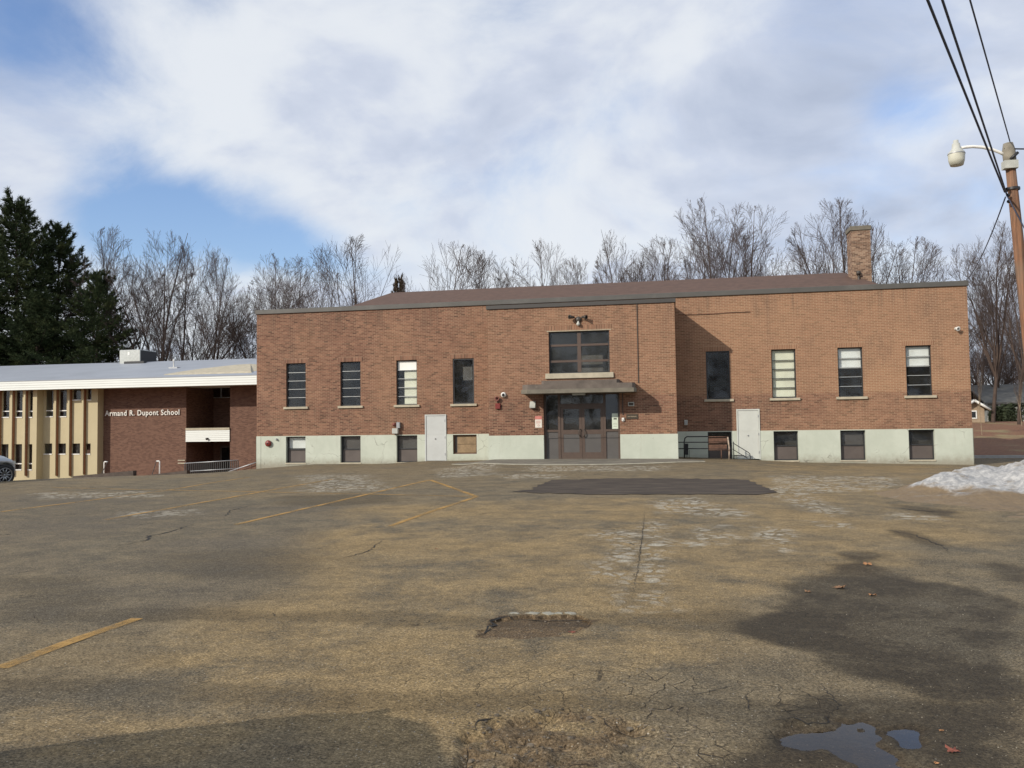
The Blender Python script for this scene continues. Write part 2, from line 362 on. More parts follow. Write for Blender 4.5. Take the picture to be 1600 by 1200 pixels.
M['retain'] = simple('retaining_wall', (0.075, 0.06, 0.05), 0.9, var=0.3, scale=3)
M['pole'] = simple('pole_wood', (0.25, 0.125, 0.072), 0.85, var=0.28, scale=3, dirt=((0.20, 0.14, 0.10), 0.7, 2.5, 0.55), bump=0.3, bscale=20)
def pole_mat():
    m, T, b = newmat('pole_wood_grain'); co = objco(T); g_ = T.noise(T.vmath('MULTIPLY', co, (26, 26, .9)), 1.0, 6, .7); n_ = T.noise(co, .9, 5, .65)
    c = T.mix(T.smooth(g_, .32, .68), (.085, .045, .028), (.30, .150, .082)); c = T.mix(T.smooth(n_, .45, .7, 0, .65), c, (.17, .125, .09)); T.link(c, b.inputs['Base Color']); b.inputs['Roughness'].default_value = .9
    bn = T.new('ShaderNodeBump'); bn.inputs['Strength'].default_value = .6; bn.inputs['Distance'].default_value = .01; T.link(g_, bn.inputs['Height']); T.link(bn.outputs[0], b.inputs['Normal']); return m
M['pole'] = pole_mat()
M['poletop'] = simple('pole_top_weathered', (0.22, 0.20, 0.16), 0.9, var=0.25, scale=6)
M['wire'] = simple('cable', (0.025, 0.036, 0.070), 0.6)
M['lampglass'] = simple('lamp_refractor', (0.55, 0.55, 0.46), 0.35)
M['car_silver'] = simple('silver_paint', (0.42, 0.45, 0.47), 0.28, metal=0.35, var=0.02)
M['car_dark'] = simple('dark_paint', (0.05, 0.06, 0.08), 0.25, var=0.02)
M['tyre'] = simple('tyre', (0.018, 0.018, 0.019), 0.85)
M['rim'] = simple('alloy_rim', (0.30, 0.31, 0.31), 0.35, metal=0.7)
M['carglass'] = simple('car_glass', (0.012, 0.014, 0.016), 0.05, var=0.01)
M['lamp_red'] = simple('tail_lamp', (0.28, 0.02, 0.02), 0.2)
M['house'] = simple('house_siding', (0.36, 0.37, 0.33), 0.8)
M['shedwall'] = simple('shed_siding', (0.33, 0.25, 0.17), 0.8)
M['houseroof'] = simple('house_roof', (0.10, 0.10, 0.095), 0.9, var=0.15, scale=2)
M['foliage'] = simple('evergreen_shrub', (0.030, 0.042, 0.018), 0.85, var=0.4, scale=3)
M['sign_white'] = simple('sign_white', (0.66, 0.62, 0.55), 0.6, var=0.05)
M['sign_pink'] = simple('sign_red_faded', (0.50, 0.18, 0.15), 0.6, var=0.1)
M['paper'] = simple('paper_green_white', (0.60, 0.68, 0.57), 0.7, var=0.05)
M['ink'] = simple('ink', (0.10, 0.11, 0.09), 0.7)
M['plaque'] = simple('plaque_bronze', (0.055, 0.042, 0.028), 0.45)
M['plaque_txt'] = simple('plaque_text', (0.30, 0.25, 0.17), 0.5)
M['leaf'] = simple('leaf_tan', (0.20, 0.11, 0.055), 0.75, var=0.25, scale=30)
M['leaf_red'] = simple('leaf_red', (0.18, 0.055, 0.035), 0.75, var=0.3, scale=30)
M['leaf_orange'] = simple('leaf_orange', (0.28, 0.14, 0.06), 0.75, var=0.25, scale=30)
M['rimstone'] = simple('broken_asphalt', (0.26, 0.25, 0.205), 0.9, var=0.2, scale=25, bump=0.4, bscale=120)
M['pebble'] = simple('pebble', (0.20, 0.18, 0.14), 0.9, var=0.5, scale=9)
M['crack_or_shade'] = simple('crack_fill_or_shade', (0.012, 0.011, 0.010), 0.95)
M['kerb'] = simple('kerb_stone', (0.34, 0.34, 0.33), 0.85)

def glass_mat():
    m, T, b = newmat('window_glass'); T.n.remove(b); out = T.n['Material Output']
    tr = T.new('ShaderNodeBsdfTransparent'); tr.inputs[0].default_value = (0.97, 0.98, 0.98, 1)
    gl = T.new('ShaderNodeBsdfGlossy'); gl.inputs['Roughness'].default_value = 0.03; gl.inputs[0].default_value = (0.85, 0.92, 1, 1)
    lw = T.new('ShaderNodeLayerWeight'); lw.inputs[0].default_value = 0.5
    frs = T.math('ADD', 0.028, T.math('MULTIPLY', T.math('POWER', lw.outputs['Facing'], 4.0), 0.9))
    co = objco(T); bn = T.new('ShaderNodeBump'); bn.inputs['Strength'].default_value = 0.04; bn.inputs['Distance'].default_value = 0.02
    T.link(T.noise(co, 3.0, 2), bn.inputs['Height']); T.link(bn.outputs[0], gl.inputs['Normal'])
    mx = T.new('ShaderNodeMixShader'); T.link(frs, mx.inputs[0])
    T.link(tr.outputs[0], mx.inputs[1]); T.link(gl.outputs[0], mx.inputs[2])
    df = T.new('ShaderNodeBsdfDiffuse'); df.inputs[0].default_value = (0.25, 0.25, 0.23, 1)      # dust on the pane
    m2 = T.new('ShaderNodeMixShader'); T.link(T.smooth(T.noise(co, 1.7, 5), 0.3, 0.8, 0.01, 0.06), m2.inputs[0])
    T.link(mx.outputs[0], m2.inputs[1]); T.link(df.outputs[0], m2.inputs[2]); T.link(m2.outputs[0], out.inputs[0]); return m
M['glass'] = glass_mat()

def bark_mat(name, col, col2):
    m, T, b = newmat(name); co = objco(T)
    T.link(T.mix(T.smooth(T.noise(co, 1.5, 5, 0.7), 0.3, 0.7), col, col2), b.inputs['Base Color']); b.inputs['Roughness'].default_value = 0.9
    b.inputs['Specular IOR Level'].default_value = 0.2
    return m
M['bark'] = bark_mat('bark', (0.055, 0.040, 0.034), (0.095, 0.070, 0.057))
M['twig'] = bark_mat('twig', (0.066, 0.051, 0.047), (0.105, 0.080, 0.070))
M['bark_pine'] = bark_mat('pine_bark', (0.05, 0.037, 0.03), (0.085, 0.062, 0.05))
M['birch'] = bark_mat('pale_bark', (0.32, 0.26, 0.18), (0.22, 0.17, 0.12))
def needle_mat():
    m, T, b = newmat('needles'); co = objco(T)
    c = T.ramp(T.noise(co, 0.55, 5, 0.7), [(0.3, (0.018, 0.030, 0.014)), (0.5, (0.038, 0.056, 0.022)), (0.72, (0.075, 0.085, 0.030))])
    T.link(c, b.inputs['Base Color']); b.inputs['Roughness'].default_value = 0.8; b.inputs['Specular IOR Level'].default_value = 0.2; return m
M['needle'] = needle_mat()
M['needle_brown'] = bark_mat('brown_needles', (0.06, 0.042, 0.028), (0.09, 0.065, 0.035))

def lot_mat():
    m, T, b = newmat('worn_asphalt'); co = objco(T)
    def att(n): return T.new('ShaderNodeAttribute', attribute_name=n).outputs['Fac']
    sand, damp_shade, pale, crk, soil, grey = [att(k) for k in ('sand', 'damp_shade', 'pale', 'crackle', 'soil', 'grey')]
    flat = T.vmath('MULTIPLY', co, (1, 1, 0))
    n_big = T.noise(flat, 0.33, 9, 0.66, 0.6); n_med = T.noise(flat, 1.7, 9, 0.72, 0.3); n_fine = T.noise(flat, 24, 6, 0.8)
    agg = T.noise(flat, 62, 5, 0.85)
    base = T.mix(T.smooth(n_med, 0.3, 0.72), (0.105, 0.090, 0.064), (0.172, 0.148, 0.104))
    grain = T.math('ADD', T.math('MULTIPLY', T.math('SUBTRACT', n_fine, 0.5), 0.55), T.math('MULTIPLY', T.math('SUBTRACT', agg, 0.5), 0.45))
    s = T.math('MULTIPLY', sand, T.smooth(T.math('ADD', grain, T.math('ADD', n_big, T.math('MULTIPLY', T.math('SUBTRACT', n_med, 0.5), 0.7))), 0.26, 0.66), clamp=True)
    c = T.mix(T.math('MULTIPLY', s, 0.85), base, T.mix(T.smooth(n_med, 0.25, 0.75), (0.240, 0.166, 0.074), (0.345, 0.248, 0.120)))
    c = T.mix(T.math('MULTIPLY', T.math('MULTIPLY', grey, 0.6), T.smooth(n_big, 0.35, 0.62)), c, (0.092, 0.086, 0.075))
    c = T.mix(1.0, c, T.ramp(T.noise(flat, 11, 8, 0.78), [(0.30, (0.62, 0.61, 0.60)), (0.5, (1, 1, 1)), (0.70, (1.32, 1.31, 1.28))]), 'MULTIPLY')
    # worn pale islands between cracks
    vo = T.new('ShaderNodeTexVoronoi', feature='DISTANCE_TO_EDGE'); wv = T.vmath('ADD', flat, T.vmath('MULTIPLY', T.new('ShaderNodeTexNoise', i_Scale=5.0).outputs['Color'], (0.12, 0.12, 0)))
    nn = [x for x in T.n if x.bl_idname == 'ShaderNodeTexNoise'][-1]; T.link(flat, nn.inputs['Vector'])
    T.link(wv, vo.inputs['Vector']); vo.inputs['Scale'].default_value = 4.2
    isl = T.smooth(vo.outputs['Distance'], 0.05, 0.16); isl = T.math('MULTIPLY', isl, T.smooth(T.noise(wv, 2.6, 4, 0.6), 0.40, 0.58))
    c = T.mix(T.math('MULTIPLY', T.math('MULTIPLY', isl, pale), 1.0, clamp=True), c, T.mix(n_fine, (0.33, 0.30, 0.235), (0.47, 0.44, 0.36)))
    # soil in broken places
    c = T.mix(soil, c, T.mix(T.smooth(n_fine, 0.3, 0.7), (0.065, 0.045, 0.027), (0.185, 0.128, 0.070)))
    # aggregate grains
    c = T.mix(T.smooth(agg, 0.38, 0.52, 0.9, 0.0), c, T.mix(1.0, c, (0.25, 0.24, 0.23), 'MULTIPLY'))
    c = T.mix(T.smooth(agg, 0.54, 0.68, 0.0, 0.8), c, T.mix(0.5, c, (0.50, 0.44, 0.34)))
    for sc_, amp in ((70, .22), (150, .22)):                      # single stones of the aggregate, each with its own tone
        va = T.new('ShaderNodeTexVoronoi', feature='F1'); T.link(flat, va.inputs['Vector']); va.inputs['Scale'].default_value = sc_
        sa = T.new('ShaderNodeSeparateColor'); T.link(va.outputs['Color'], sa.inputs[0]); tone = T.new('ShaderNodeCombineColor')
        for i_ in range(3): T.link(T.smooth(sa.outputs[0], 0, 1, 1-amp, 1+amp), tone.inputs[i_])
        c = T.mix(1.0, c, tone.outputs[0], 'MULTIPLY')
    sp = T.new('ShaderNodeTexVoronoi', feature='F1'); T.link(flat, sp.inputs['Vector']); sp.inputs['Scale'].default_value = 42
    pick = T.math('GREATER_THAN', T.new('ShaderNodeSeparateColor').outputs[0], 0.93)
    sc = [x for x in T.n if x.bl_idname == 'ShaderNodeSeparateColor'][-1]; T.link(sp.outputs['Color'], sc.inputs[0])
    c = T.mix(T.math('MULTIPLY', pick, T.smooth(sp.outputs['Distance'], 0.14, 0.24, 0.75, 0.0)), c, (0.50, 0.46, 0.38))
    # crazing and long wandering cracks
    v2 = T.new('ShaderNodeTexVoronoi', feature='DISTANCE_TO_EDGE'); T.link(wv, v2.inputs['Vector']); v2.inputs['Scale'].default_value = 5.6
    cr = T.math('MULTIPLY', T.smooth(v2.outputs['Distance'], 0.004, 0.022, 0.75, 0.0), T.math('MULTIPLY', crk, T.smooth(n_med, 0.46, 0.58)))
    v3 = T.new('ShaderNodeTexVoronoi', feature='DISTANCE_TO_EDGE'); T.link(T.vmath('ADD', wv, T.vmath('MULTIPLY', nn.outputs['Color'], (0.5, 0.5, 0))), v3.inputs['Vector']); v3.inputs['Scale'].default_value = 0.42
    cr2 = T.math('MULTIPLY', T.smooth(v3.outputs['Distance'], 0.0012, 0.005, 0.6, 0.0), T.smooth(T.noise(flat, 0.7, 4), 0.52, 0.64))
    crt = T.math('MAXIMUM', cr, cr2)
    c = T.mix(crt, c, (0.022, 0.019, 0.016))
    dm = T.math('MULTIPLY', damp_shade, T.smooth(T.math('ADD', grain, T.math('ADD', n_med, T.math('MULTIPLY', T.math('SUBTRACT', n_big, 0.5), 0.9))), 0.22, 0.60), clamp=True)
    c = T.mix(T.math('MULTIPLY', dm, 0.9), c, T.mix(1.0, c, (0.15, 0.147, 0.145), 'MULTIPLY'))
    T.link(c, b.inputs['Base Color']); T.link(T.smooth(dm, 0.2, 1.0, 0.92, 0.75), b.inputs['Roughness']); b.inputs['Specular IOR Level'].default_value = 0.22
    h = T.math('ADD', T.math('MULTIPLY', agg, 0.55), T.math('SUBTRACT', T.math('MULTIPLY', n_fine, 0.6), T.math('MULTIPLY', crt, 2.5)))
    bn = T.new('ShaderNodeBump'); bn.inputs['Strength'].default_value = 0.75; bn.inputs['Distance'].default_value = 0.009
    T.link(h, bn.inputs['Height']); T.link(bn.outputs[0], b.inputs['Normal'])
    return m
M['lot'] = lot_mat()
def patch_mat():
    m, T, b = newmat('newer_asphalt'); co = objco(T)
    c = T.mix(T.smooth(T.noise(T.vmath('MULTIPLY', co, (1, 2.5, 0)), 1.1, 6, 0.65), 0.35, 0.7), (0.042, 0.034, 0.028), (0.085, 0.068, 0.052))
    c = T.mix(T.smooth(T.noise(co, 110, 3, 0.7), 0.55, 0.8, 0, 0.5), c, (0.16, 0.14, 0.11))
    T.link(c, b.inputs['Base Color']); b.inputs['Roughness'].default_value = 0.9; b.inputs['Specular IOR Level'].default_value = 0.25; return m
M['patch'] = patch_mat()
def paint_mat():
    m, T, b = newmat('worn_yellow_paint'); co = objco(T); out = T.n['Material Output']
    c = T.mix(T.noise(co, 3, 4), (0.36, 0.20, 0.045), (0.46, 0.28, 0.085)); T.link(c, b.inputs['Base Color']); b.inputs['Roughness'].default_value = 0.85
    w = T.math('ADD', T.noise(co, 1.3, 5, 0.7), T.math('MULTIPLY', T.noise(co, 38, 4, 0.75), 0.55))
    mx = T.new('ShaderNodeMixShader'); tr = T.new('ShaderNodeBsdfTransparent')
    T.link(T.smooth(w, 0.54, 0.94, 0.12, 0.88), mx.inputs[0]); T.link(tr.outputs[0], mx.inputs[1]); T.link(b.outputs[0], mx.inputs[2]); T.link(mx.outputs[0], out.inputs[0]); return m
M['paint'] = paint_mat()
def snow_mat():
    m, T, b = newmat('old_snow'); co = objco(T); a = T.new('ShaderNodeAttribute', attribute_name='dirt').outputs['Fac']
    n = T.noise(co, 1.8, 6, 0.65); n2 = T.noise(co, 9, 5, 0.7)
    c = T.mix(T.smooth(n2, 0.35, 0.7), (0.25, 0.255, 0.26), (0.47, 0.465, 0.45))
    d = T.math('ADD', a, T.math('MULTIPLY', T.math('SUBTRACT', n, 0.5), 1.5))
    c = T.mix(T.smooth(d, 0.28, 0.66), c, T.mix(n2, (0.10, 0.07, 0.042), (0.24, 0.175, 0.10)))
    c = T.mix(T.smooth(T.noise(T.vmath('MULTIPLY', co, (0.6, 1, 3)), 2.4, 5, 0.7), 0.54, 0.68, 0, 0.8), c, (0.20, 0.165, 0.12))
    T.link(c, b.inputs['Base Color']); b.inputs['Roughness'].default_value = 0.8
    bn = T.new('ShaderNodeBump'); bn.inputs['Strength'].default_value = 0.6; bn.inputs['Distance'].default_value = 0.05
    T.link(n2, bn.inputs['Height']); T.link(bn.outputs[0], b.inputs['Normal']); return m
M['snow'] = snow_mat()
def water_mat():
    m, T, b = newmat('puddle_water'); T.n.remove(b); out = T.n['Material Output']
    tr = T.new('ShaderNodeBsdfTransparent'); tr.inputs[0].default_value = (0.55, 0.50, 0.42, 1)
    gl = T.new('ShaderNodeBsdfGlossy'); gl.inputs['Roughness'].default_value = 0.02; lw = T.new('ShaderNodeLayerWeight'); lw.inputs[0].default_value = 0.5
    co = objco(T); bn = T.new('ShaderNodeBump'); bn.inputs['Strength'].default_value = 0.05; bn.inputs['Distance'].default_value = 0.01; T.link(T.noise(co, 14, 3), bn.inputs['Height']); T.link(bn.outputs[0], gl.inputs['Normal'])
    mx = T.new('ShaderNodeMixShader'); T.link(T.math('ADD', 0.02, T.math('MULTIPLY', T.math('POWER', lw.outputs['Facing'], 4.6), 0.98)), mx.inputs[0])
    T.link(tr.outputs[0], mx.inputs[1]); T.link(gl.outputs[0], mx.inputs[2]); T.link(mx.outputs[0], out.inputs[0]); return m
M['water'] = water_mat()
def ground_mat():
    m, T, b = newmat('leaf_litter'); co = objco(T)
    n = T.noise(co, 0.25, 6, 0.65); n2 = T.noise(co, 6, 5, 0.75)
    c = T.mix(T.smooth(n2, 0.3, 0.7), (0.105, 0.046, 0.024), (0.225, 0.108, 0.052))
    c = T.mix(T.smooth(n, 0.52, 0.66), c, T.mix(n2, (0.17, 0.125, 0.055), (0.26, 0.20, 0.10)))
    T.link(c, b.inputs['Base Color']); b.inputs['Roughness'].default_value = 0.95
    bn = T.new('ShaderNodeBump'); bn.inputs['Strength'].default_value = 0.6; bn.inputs['Distance'].default_value = 0.06
    T.link(n2, bn.inputs['Height']); T.link(bn.outputs[0], b.inputs['Normal']); return m
M['ground'] = ground_mat()

# ------------------------------------------------------------------ terrain
CA = np.array([-20.6, -13.4]); CB = np.array([-18.97, -0.3]); _cd = (CB-CA)/np.linalg.norm(CB-CA); _cn = np.array([-_cd[1], _cd[0]])
def crest_s(x, y): return (x-CA[0])*_cn[0] + (y-CA[1])*_cn[1]         # >0 left of the lot's edge
PX = [-40, -19, -16, -12.7, -10.8, -7.9, -7.2, 0.2, 2.7, 5.25, 11.84, 30, 60]
PZ = [-.45, -.38, -.17, -.17, -.06, -.03, .08, .07, -.03, -.19, -.32, -.4, -.4]
def H(x, y):
    x = np.asarray(x, float); y = np.asarray(y, float)
    z = np.interp(x, PX, PZ)*sstep(-14.5, -1.2, y)
    back = sstep(3, 45, y); right = sstep(6, 16, x)
    z = z + back*(1.5*right + 0.3*(1-right)) + sstep(60, 300, y)*4
    s = crest_s(x, y)
    z = z - 1.85*sstep(0.0, 5.5, s)*(1-0.6*sstep(34, 70, y))
    return z
def G(px, py):                                    # photo pixel -> point on the terrain
    d = ray(px, py); z = 0.0
    for _ in range(12):
        p = CAM + d*(z-CAM[2])/d[2]; z = float(H(p[0], p[1]))
    return np.array([p[0], p[1], z])
def poly_sd(x, y, poly):
    """signed distance to a polygon, >0 inside"""
    P = np.array(poly)[:, :2]; n = len(P); best = np.full(x.shape, 1e9); ins = np.zeros(x.shape, bool)
    for i in range(n):
        a = P[i]; b = P[(i+1) % n]; e = b-a; t = np.clip(((x-a[0])*e[0]+(y-a[1])*e[1])/(e@e+1e-12), 0, 1)
        best = np.minimum(best, (x-a[0]-t*e[0])**2 + (y-a[1]-t*e[1])**2)
        c = ((a[1] > y) != (b[1] > y)) & (x < (b[0]-a[0])*(y-a[1])/(b[1]-a[1]+1e-12)+a[0]); ins ^= c
    d = np.sqrt(best); return np.where(ins, d, -d)
def gpoly(*pts): return [G(*p) for p in pts]

def spans(*segs):
    o = [segs[0][0]]
    for a, b, st in segs: o += list(np.linspace(a, b, max(2, int(round((b-a)/st))+1))[1:])
    return np.array(o)
LXS = spans((-34, -24, 2), (-24, -8, .4), (-8, -4.2, .12), (-4.2, -1.75, .035), (-1.75, -0.45, .0125), (-0.45, 3.2, .03), (3.2, 9, .12), (9, 20, .6), (20, 46, 2))
LYS = spans((-75, -38, 3), (-38, -32.7, .3), (-32.7, -29.95, .025), (-29.95, -28.7, .0125), (-28.7, -26, .04), (-26, -18, .1), (-18, -4, .2), (-4, 5.5, .25))
gx, gy = np.meshgrid(LXS, LYS)
hz = H(gx, gy)
def soft(poly, w, jit=0.0, fr=1.0, seed=1):
    jx = (fbm(gx*fr, gy*fr, 4, seed)-.5)*2*jit
    return sstep(-w, w, poly_sd(gx, gy, poly) + jx)
sand = np.maximum(soft(gpoly((520, 790), (1000, 775), (1340, 790), (1420, 870), (1300, 905), (1160, 960), (1120, 1040), (1050, 1200), (640, 1200), (420, 1130), (200, 1040), (330, 940)), .7, .9, .6, 3),
                  0.9*soft(gpoly((1130, 722), (1520, 728), (1600, 760), (1600, 870), (1300, 840), (1200, 790)), .8, .6, .5, 5))
sand = np.maximum(sand, 0.55*soft(gpoly((0, 985), (420, 985), (420, 1060), (0, 1050)), .15, .2, 2, 6))
sand = np.maximum(sand, 0.8*soft(gpoly((0, 1100), (300, 1100), (480, 1120), (300, 1200), (0, 1200)), .15, .2, 2, 9))
sand = np.maximum(sand, 0.42*np.ones_like(sand))
grey = soft(gpoly((0, 770), (560, 790), (480, 860), (330, 930), (180, 975), (0, 980)), .8, .9, .5, 8)
damp_shade = np.zeros_like(gx)  # wet asphalt, plus two long tree-shadow bands painted in
def add_damp_shade(amt, w, jit, fr, seed, *pts):
    global damp_shade
    damp_shade = np.maximum(damp_shade, amt*soft(gpoly(*pts), w, jit, fr, seed))
add_damp_shade(1.0, .14, .45, 1.3, 11, (1228, 915), (1262, 888), (1320, 866), (1370, 868), (1450, 905), (1600, 950), (1600, 1100), (1500, 1100), (1330, 1050), (1220, 1010), (1130, 985), (1190, 955), (1245, 945))
add_damp_shade(.45, .10, .18, 1.8, 12, (0, 958), (300, 950), (560, 955), (800, 962), (1150, 953), (1210, 985), (960, 982), (700, 978), (400, 974), (0, 972))  # soft branch shadow painted into the colour as a dark band
add_damp_shade(.45, .08, .14, 2.2, 13, (0, 1062), (240, 1064), (500, 1080), (900, 1086), (1300, 1096), (1600, 1085), (1600, 1135), (1300, 1140), (900, 1112), (500, 1106), (200, 1088), (0, 1084))  # nearer band, likewise a painted branch shadow
add_damp_shade(.95, .12, .25, 2.0, 14, (1180, 1125), (1300, 1098), (1600, 1085), (1600, 1215), (1150, 1215))
add_damp_shade(.8, .3, .6, 1.1, 21, (1380, 945), (1600, 935), (1620, 1095), (1420, 1075), (1340, 1010))
add_damp_shade(.8, .10, .15, 1.5, 15, (1380, 826), (1425, 830), (1480, 850), (1492, 866), (1440, 852))
add_damp_shade(.95, .12, .2, 1.5, 16, (1535, 876), (1620, 890), (1620, 925), (1550, 905))
add_damp_shade(.95, .15, .25, 1.2, 17, (1395, 788), (1450, 792), (1500, 800), (1490, 808), (1430, 802))
add_damp_shade(.45, .2, .5, .8, 18, (0, 900), (120, 905), (170, 945), (80, 962), (0, 965))
add_damp_shade(.4, .3, .5, .8, 19, (250, 868), (430, 858), (520, 872), (420, 905), (280, 905))
add_damp_shade(.5, .2, .2, .8, 20, (440, 775), (600, 772), (620, 783), (520, 791), (430, 788))
pale = np.zeros_like(gx)
for pts in (((1005, 812), (1045, 812), (1040, 950), (985, 952)), ((950, 830), (1000, 830), (985, 900), (940, 900)), ((1020, 782), (1090, 777), (1170, 803), (1160, 812), (1080, 802), (1020, 800)),
            ((1190, 766), (1230, 758), (1275, 775), (1322, 802), (1300, 809), (1235, 788)), ((1200, 743), (1420, 745), (1390, 764), (1240, 772)),
            ((1085, 822), (1145, 818), (1125, 850), (1075, 852)), ((1185, 822), (1245, 835), (1225, 866), (1195, 845)), ((470, 742), (570, 742), (610, 766), (480, 770)),
            ((680, 732), (775, 724), (770, 742), (690, 748)), ((820, 728), (1050, 728), (1040, 736), (820, 737)), ((780, 741), (880, 741), (880, 748), (780, 747)),
            ((1260, 812), (1325, 818), (1320, 826), (1265, 820)), ((1390, 800), (1480, 806), (1480, 814), (1380, 812)), ((40, 770), (220, 768), (260, 776), (60, 780)), ((180, 800), (300, 795), (320, 803), (190, 812))):
    pale = np.maximum(pale, soft(gpoly(*pts), .22, .3, 1.2, 23))
crackle = np.maximum(soft(gpoly((700, 1060), (1000, 1030), (1320, 1080), (1260, 1215), (690, 1215)), .25, .2, 1, 31), soft(gpoly((960, 800), (1060, 800), (1060, 960), (940, 960)), .3, .2, 1, 32))
crackle = np.maximum(crackle, 0.55*soft(gpoly((0, 760), (700, 735), (760, 760), (500, 800), (0, 830)), .8, .5, .5, 33))
# the pothole: broken edge, soil floor
hole_poly = gpoly((752, 993), (766, 981), (772, 968), (790, 961), (850, 962), (905, 962), (925, 970), (915, 982), (870, 994), (800, 998))
hj = (fbm(gx*9, gy*9, 4, 41)-.5)*.24
sd = poly_sd(gx, gy, hole_poly) + hj*0.9
backrim = sstep(-0.008, 0.014, sd)
frontness = sstep(-29.62, -29.20, gy)
hz = hz - (0.010 + 0.016*frontness)*backrim - 0.016*(fbm(gx*14, gy*14, 4, 43)-.45)*backrim
soil = sstep(-.035, -.006, sd)
# broken-up patch near the bottom of the picture
rub = soft(gpoly((728, 1150), (790, 1120), (880, 1112), (1000, 1135), (1030, 1180), (1000, 1215), (735, 1215)), .05, .12, 5, 44)
hz = hz - rub*(0.020 + 0.10*(fbm(gx*9, gy*9, 5, 45)-.42)); soil = np.maximum(soil, rub*sstep(.3, .62, fbm(gx*6, gy*6, 4, 46))*.85)
# shallow hollow that holds the puddles
pud1 = gpoly((1224, 1152), (1250, 1146), (1290, 1140), (1310, 1122), (1345, 1124), (1345, 1140), (1380, 1160), (1400, 1185), (1400, 1235), (1350, 1235), (1330, 1195), (1285, 1166))
pud2 = gpoly((1398, 1140), (1412, 1136), (1430, 1141), (1430, 1158), (1412, 1163), (1402, 1156))
pj = (fbm(gx*7, gy*7, 5, 51)-.5)*.30
pdep = np.maximum(sstep(-.10, .06, poly_sd(gx, gy, pud1)+pj), sstep(-.07, .05, poly_sd(gx, gy, pud2)+pj*.7))
hz = hz*(1-.8*sstep(-.3, 0, np.maximum(poly_sd(gx, gy, pud1), poly_sd(gx, gy, pud2)))) - .030*pdep
damp_shade = np.maximum(damp_shade, sstep(.0, .25, pdep)); soil = np.maximum(soil, .5*sstep(.0, .3, pdep))
lip = gpoly((1210, 1136), (1235, 1128), (1262, 1133), (1290, 1130), (1300, 1118), (1240, 1118), (1205, 1126))
hz = hz + 0.012*sstep(-.01, .012, poly_sd(gx, gy, lip)+pj*.3)
slab = gpoly((1300, 1118), (1420, 1112), (1460, 1100), (1600, 1092), (1600, 1060), (1300, 1085), (1235, 1092), (1235, 1112))
hz = hz + 0.006*sstep(-.01, .01, poly_sd(gx, gy, slab)+pj*.5)
soil = np.maximum(soil, .35*soft(gpoly((1230, 1165), (1300, 1175), (1340, 1215), (1180, 1215)), .05, .05, 5, 52))
# fine unevenness of the old surface
near = sstep(-22, -28, gy)
hz = hz + near*0.010*(fbm(gx*1.6, gy*1.6, 4, 61)-.5) + 0.02*(fbm(gx*.5, gy*.5, 3, 62)-.5)*sstep(-4, -8, gy)
def lotz(x, y):
    i = min(max(int(np.searchsorted(LXS, x)), 1), len(LXS)-1); j = min(max(int(np.searchsorted(LYS, y)), 1), len(LYS)-1)
    tx = (x-LXS[i-1])/(LXS[i]-LXS[i-1]); ty = (y-LYS[j-1])/(LYS[j]-LYS[j-1])
    return float((hz[j-1, i-1]*(1-tx)+hz[j-1, i]*tx)*(1-ty) + (hz[j, i-1]*(1-tx)+hz[j, i]*tx)*ty)
ny, nx = gx.shape
idx = np.arange(nx*ny).reshape(ny, nx)
Fq = np.stack([idx[:-1, :-1], idx[:-1, 1:], idx[1:, 1:], idx[1:, :-1]], -1).reshape(-1, 4)
cxm = ((gx[:-1, :-1]+gx[1:, 1:])/2).ravel(); cym = ((gy[:-1, :-1]+gy[1:, 1:])/2).ravel()
keep = (crest_s(cxm, cym) < 0.25) & ~((cxm > -18.7) & (cxm < 11.6) & (cym > 0.35)) & ~((cym > 4.0) & (cxm < 11.7))
lme = fast_mesh('parking_lot', np.stack([gx.ravel(), gy.ravel(), hz.ravel()], 1), Fq[keep], M['lot'])
for k, a in (('sand', sand), ('damp_shade', damp_shade), ('pale', pale), ('crackle', crackle), ('soil', soil), ('grey', grey)):
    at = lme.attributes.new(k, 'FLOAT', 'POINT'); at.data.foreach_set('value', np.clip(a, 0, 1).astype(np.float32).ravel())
lot = bpy.data.objects.new('parking_lot', lme); COL.objects.link(lot); tag(lot, kind='structure')

# the wider ground, one sheet to the horizon, 3 cm below the asphalt where the two overlap
wx = spans((-900, -100, 80), (-100, -40, 6), (-40, -16, .8), (-16, 10, 2), (10, 46, 1.2), (46, 120, 6), (120, 900, 80))
wy = spans((-700, -90, 60), (-90, -20, 5), (-20, 20, .9), (20, 70, 2), (70, 200, 10), (200, 1500, 100))
ax, ay = np.meshgrid(wx, wy); az = H(ax, ay)
inlot = (crest_s(ax, ay) < 0.1) & (ay > -74) & (ay < 5.2) & (ax < 45)
az = az - np.where(inlot, 0.12, 0.0)
az = az + np.where(~inlot & (ay > 6), 0.15*(fbm(ax*.3, ay*.3, 4, 71)-.5), 0.0)
wi = np.arange(ax.size).reshape(ax.shape)
wf = np.stack([wi[:-1, :-1], wi[:-1, 1:], wi[1:, 1:], wi[1:, :-1]], -1).reshape(-1, 4)
gme = fast_mesh('ground', np.stack([ax.ravel(), ay.ravel(), az.ravel()], 1), wf, M['ground'])
go = bpy.data.objects.new('ground', gme); COL.objects.link(go); tag(go, kind='structure')
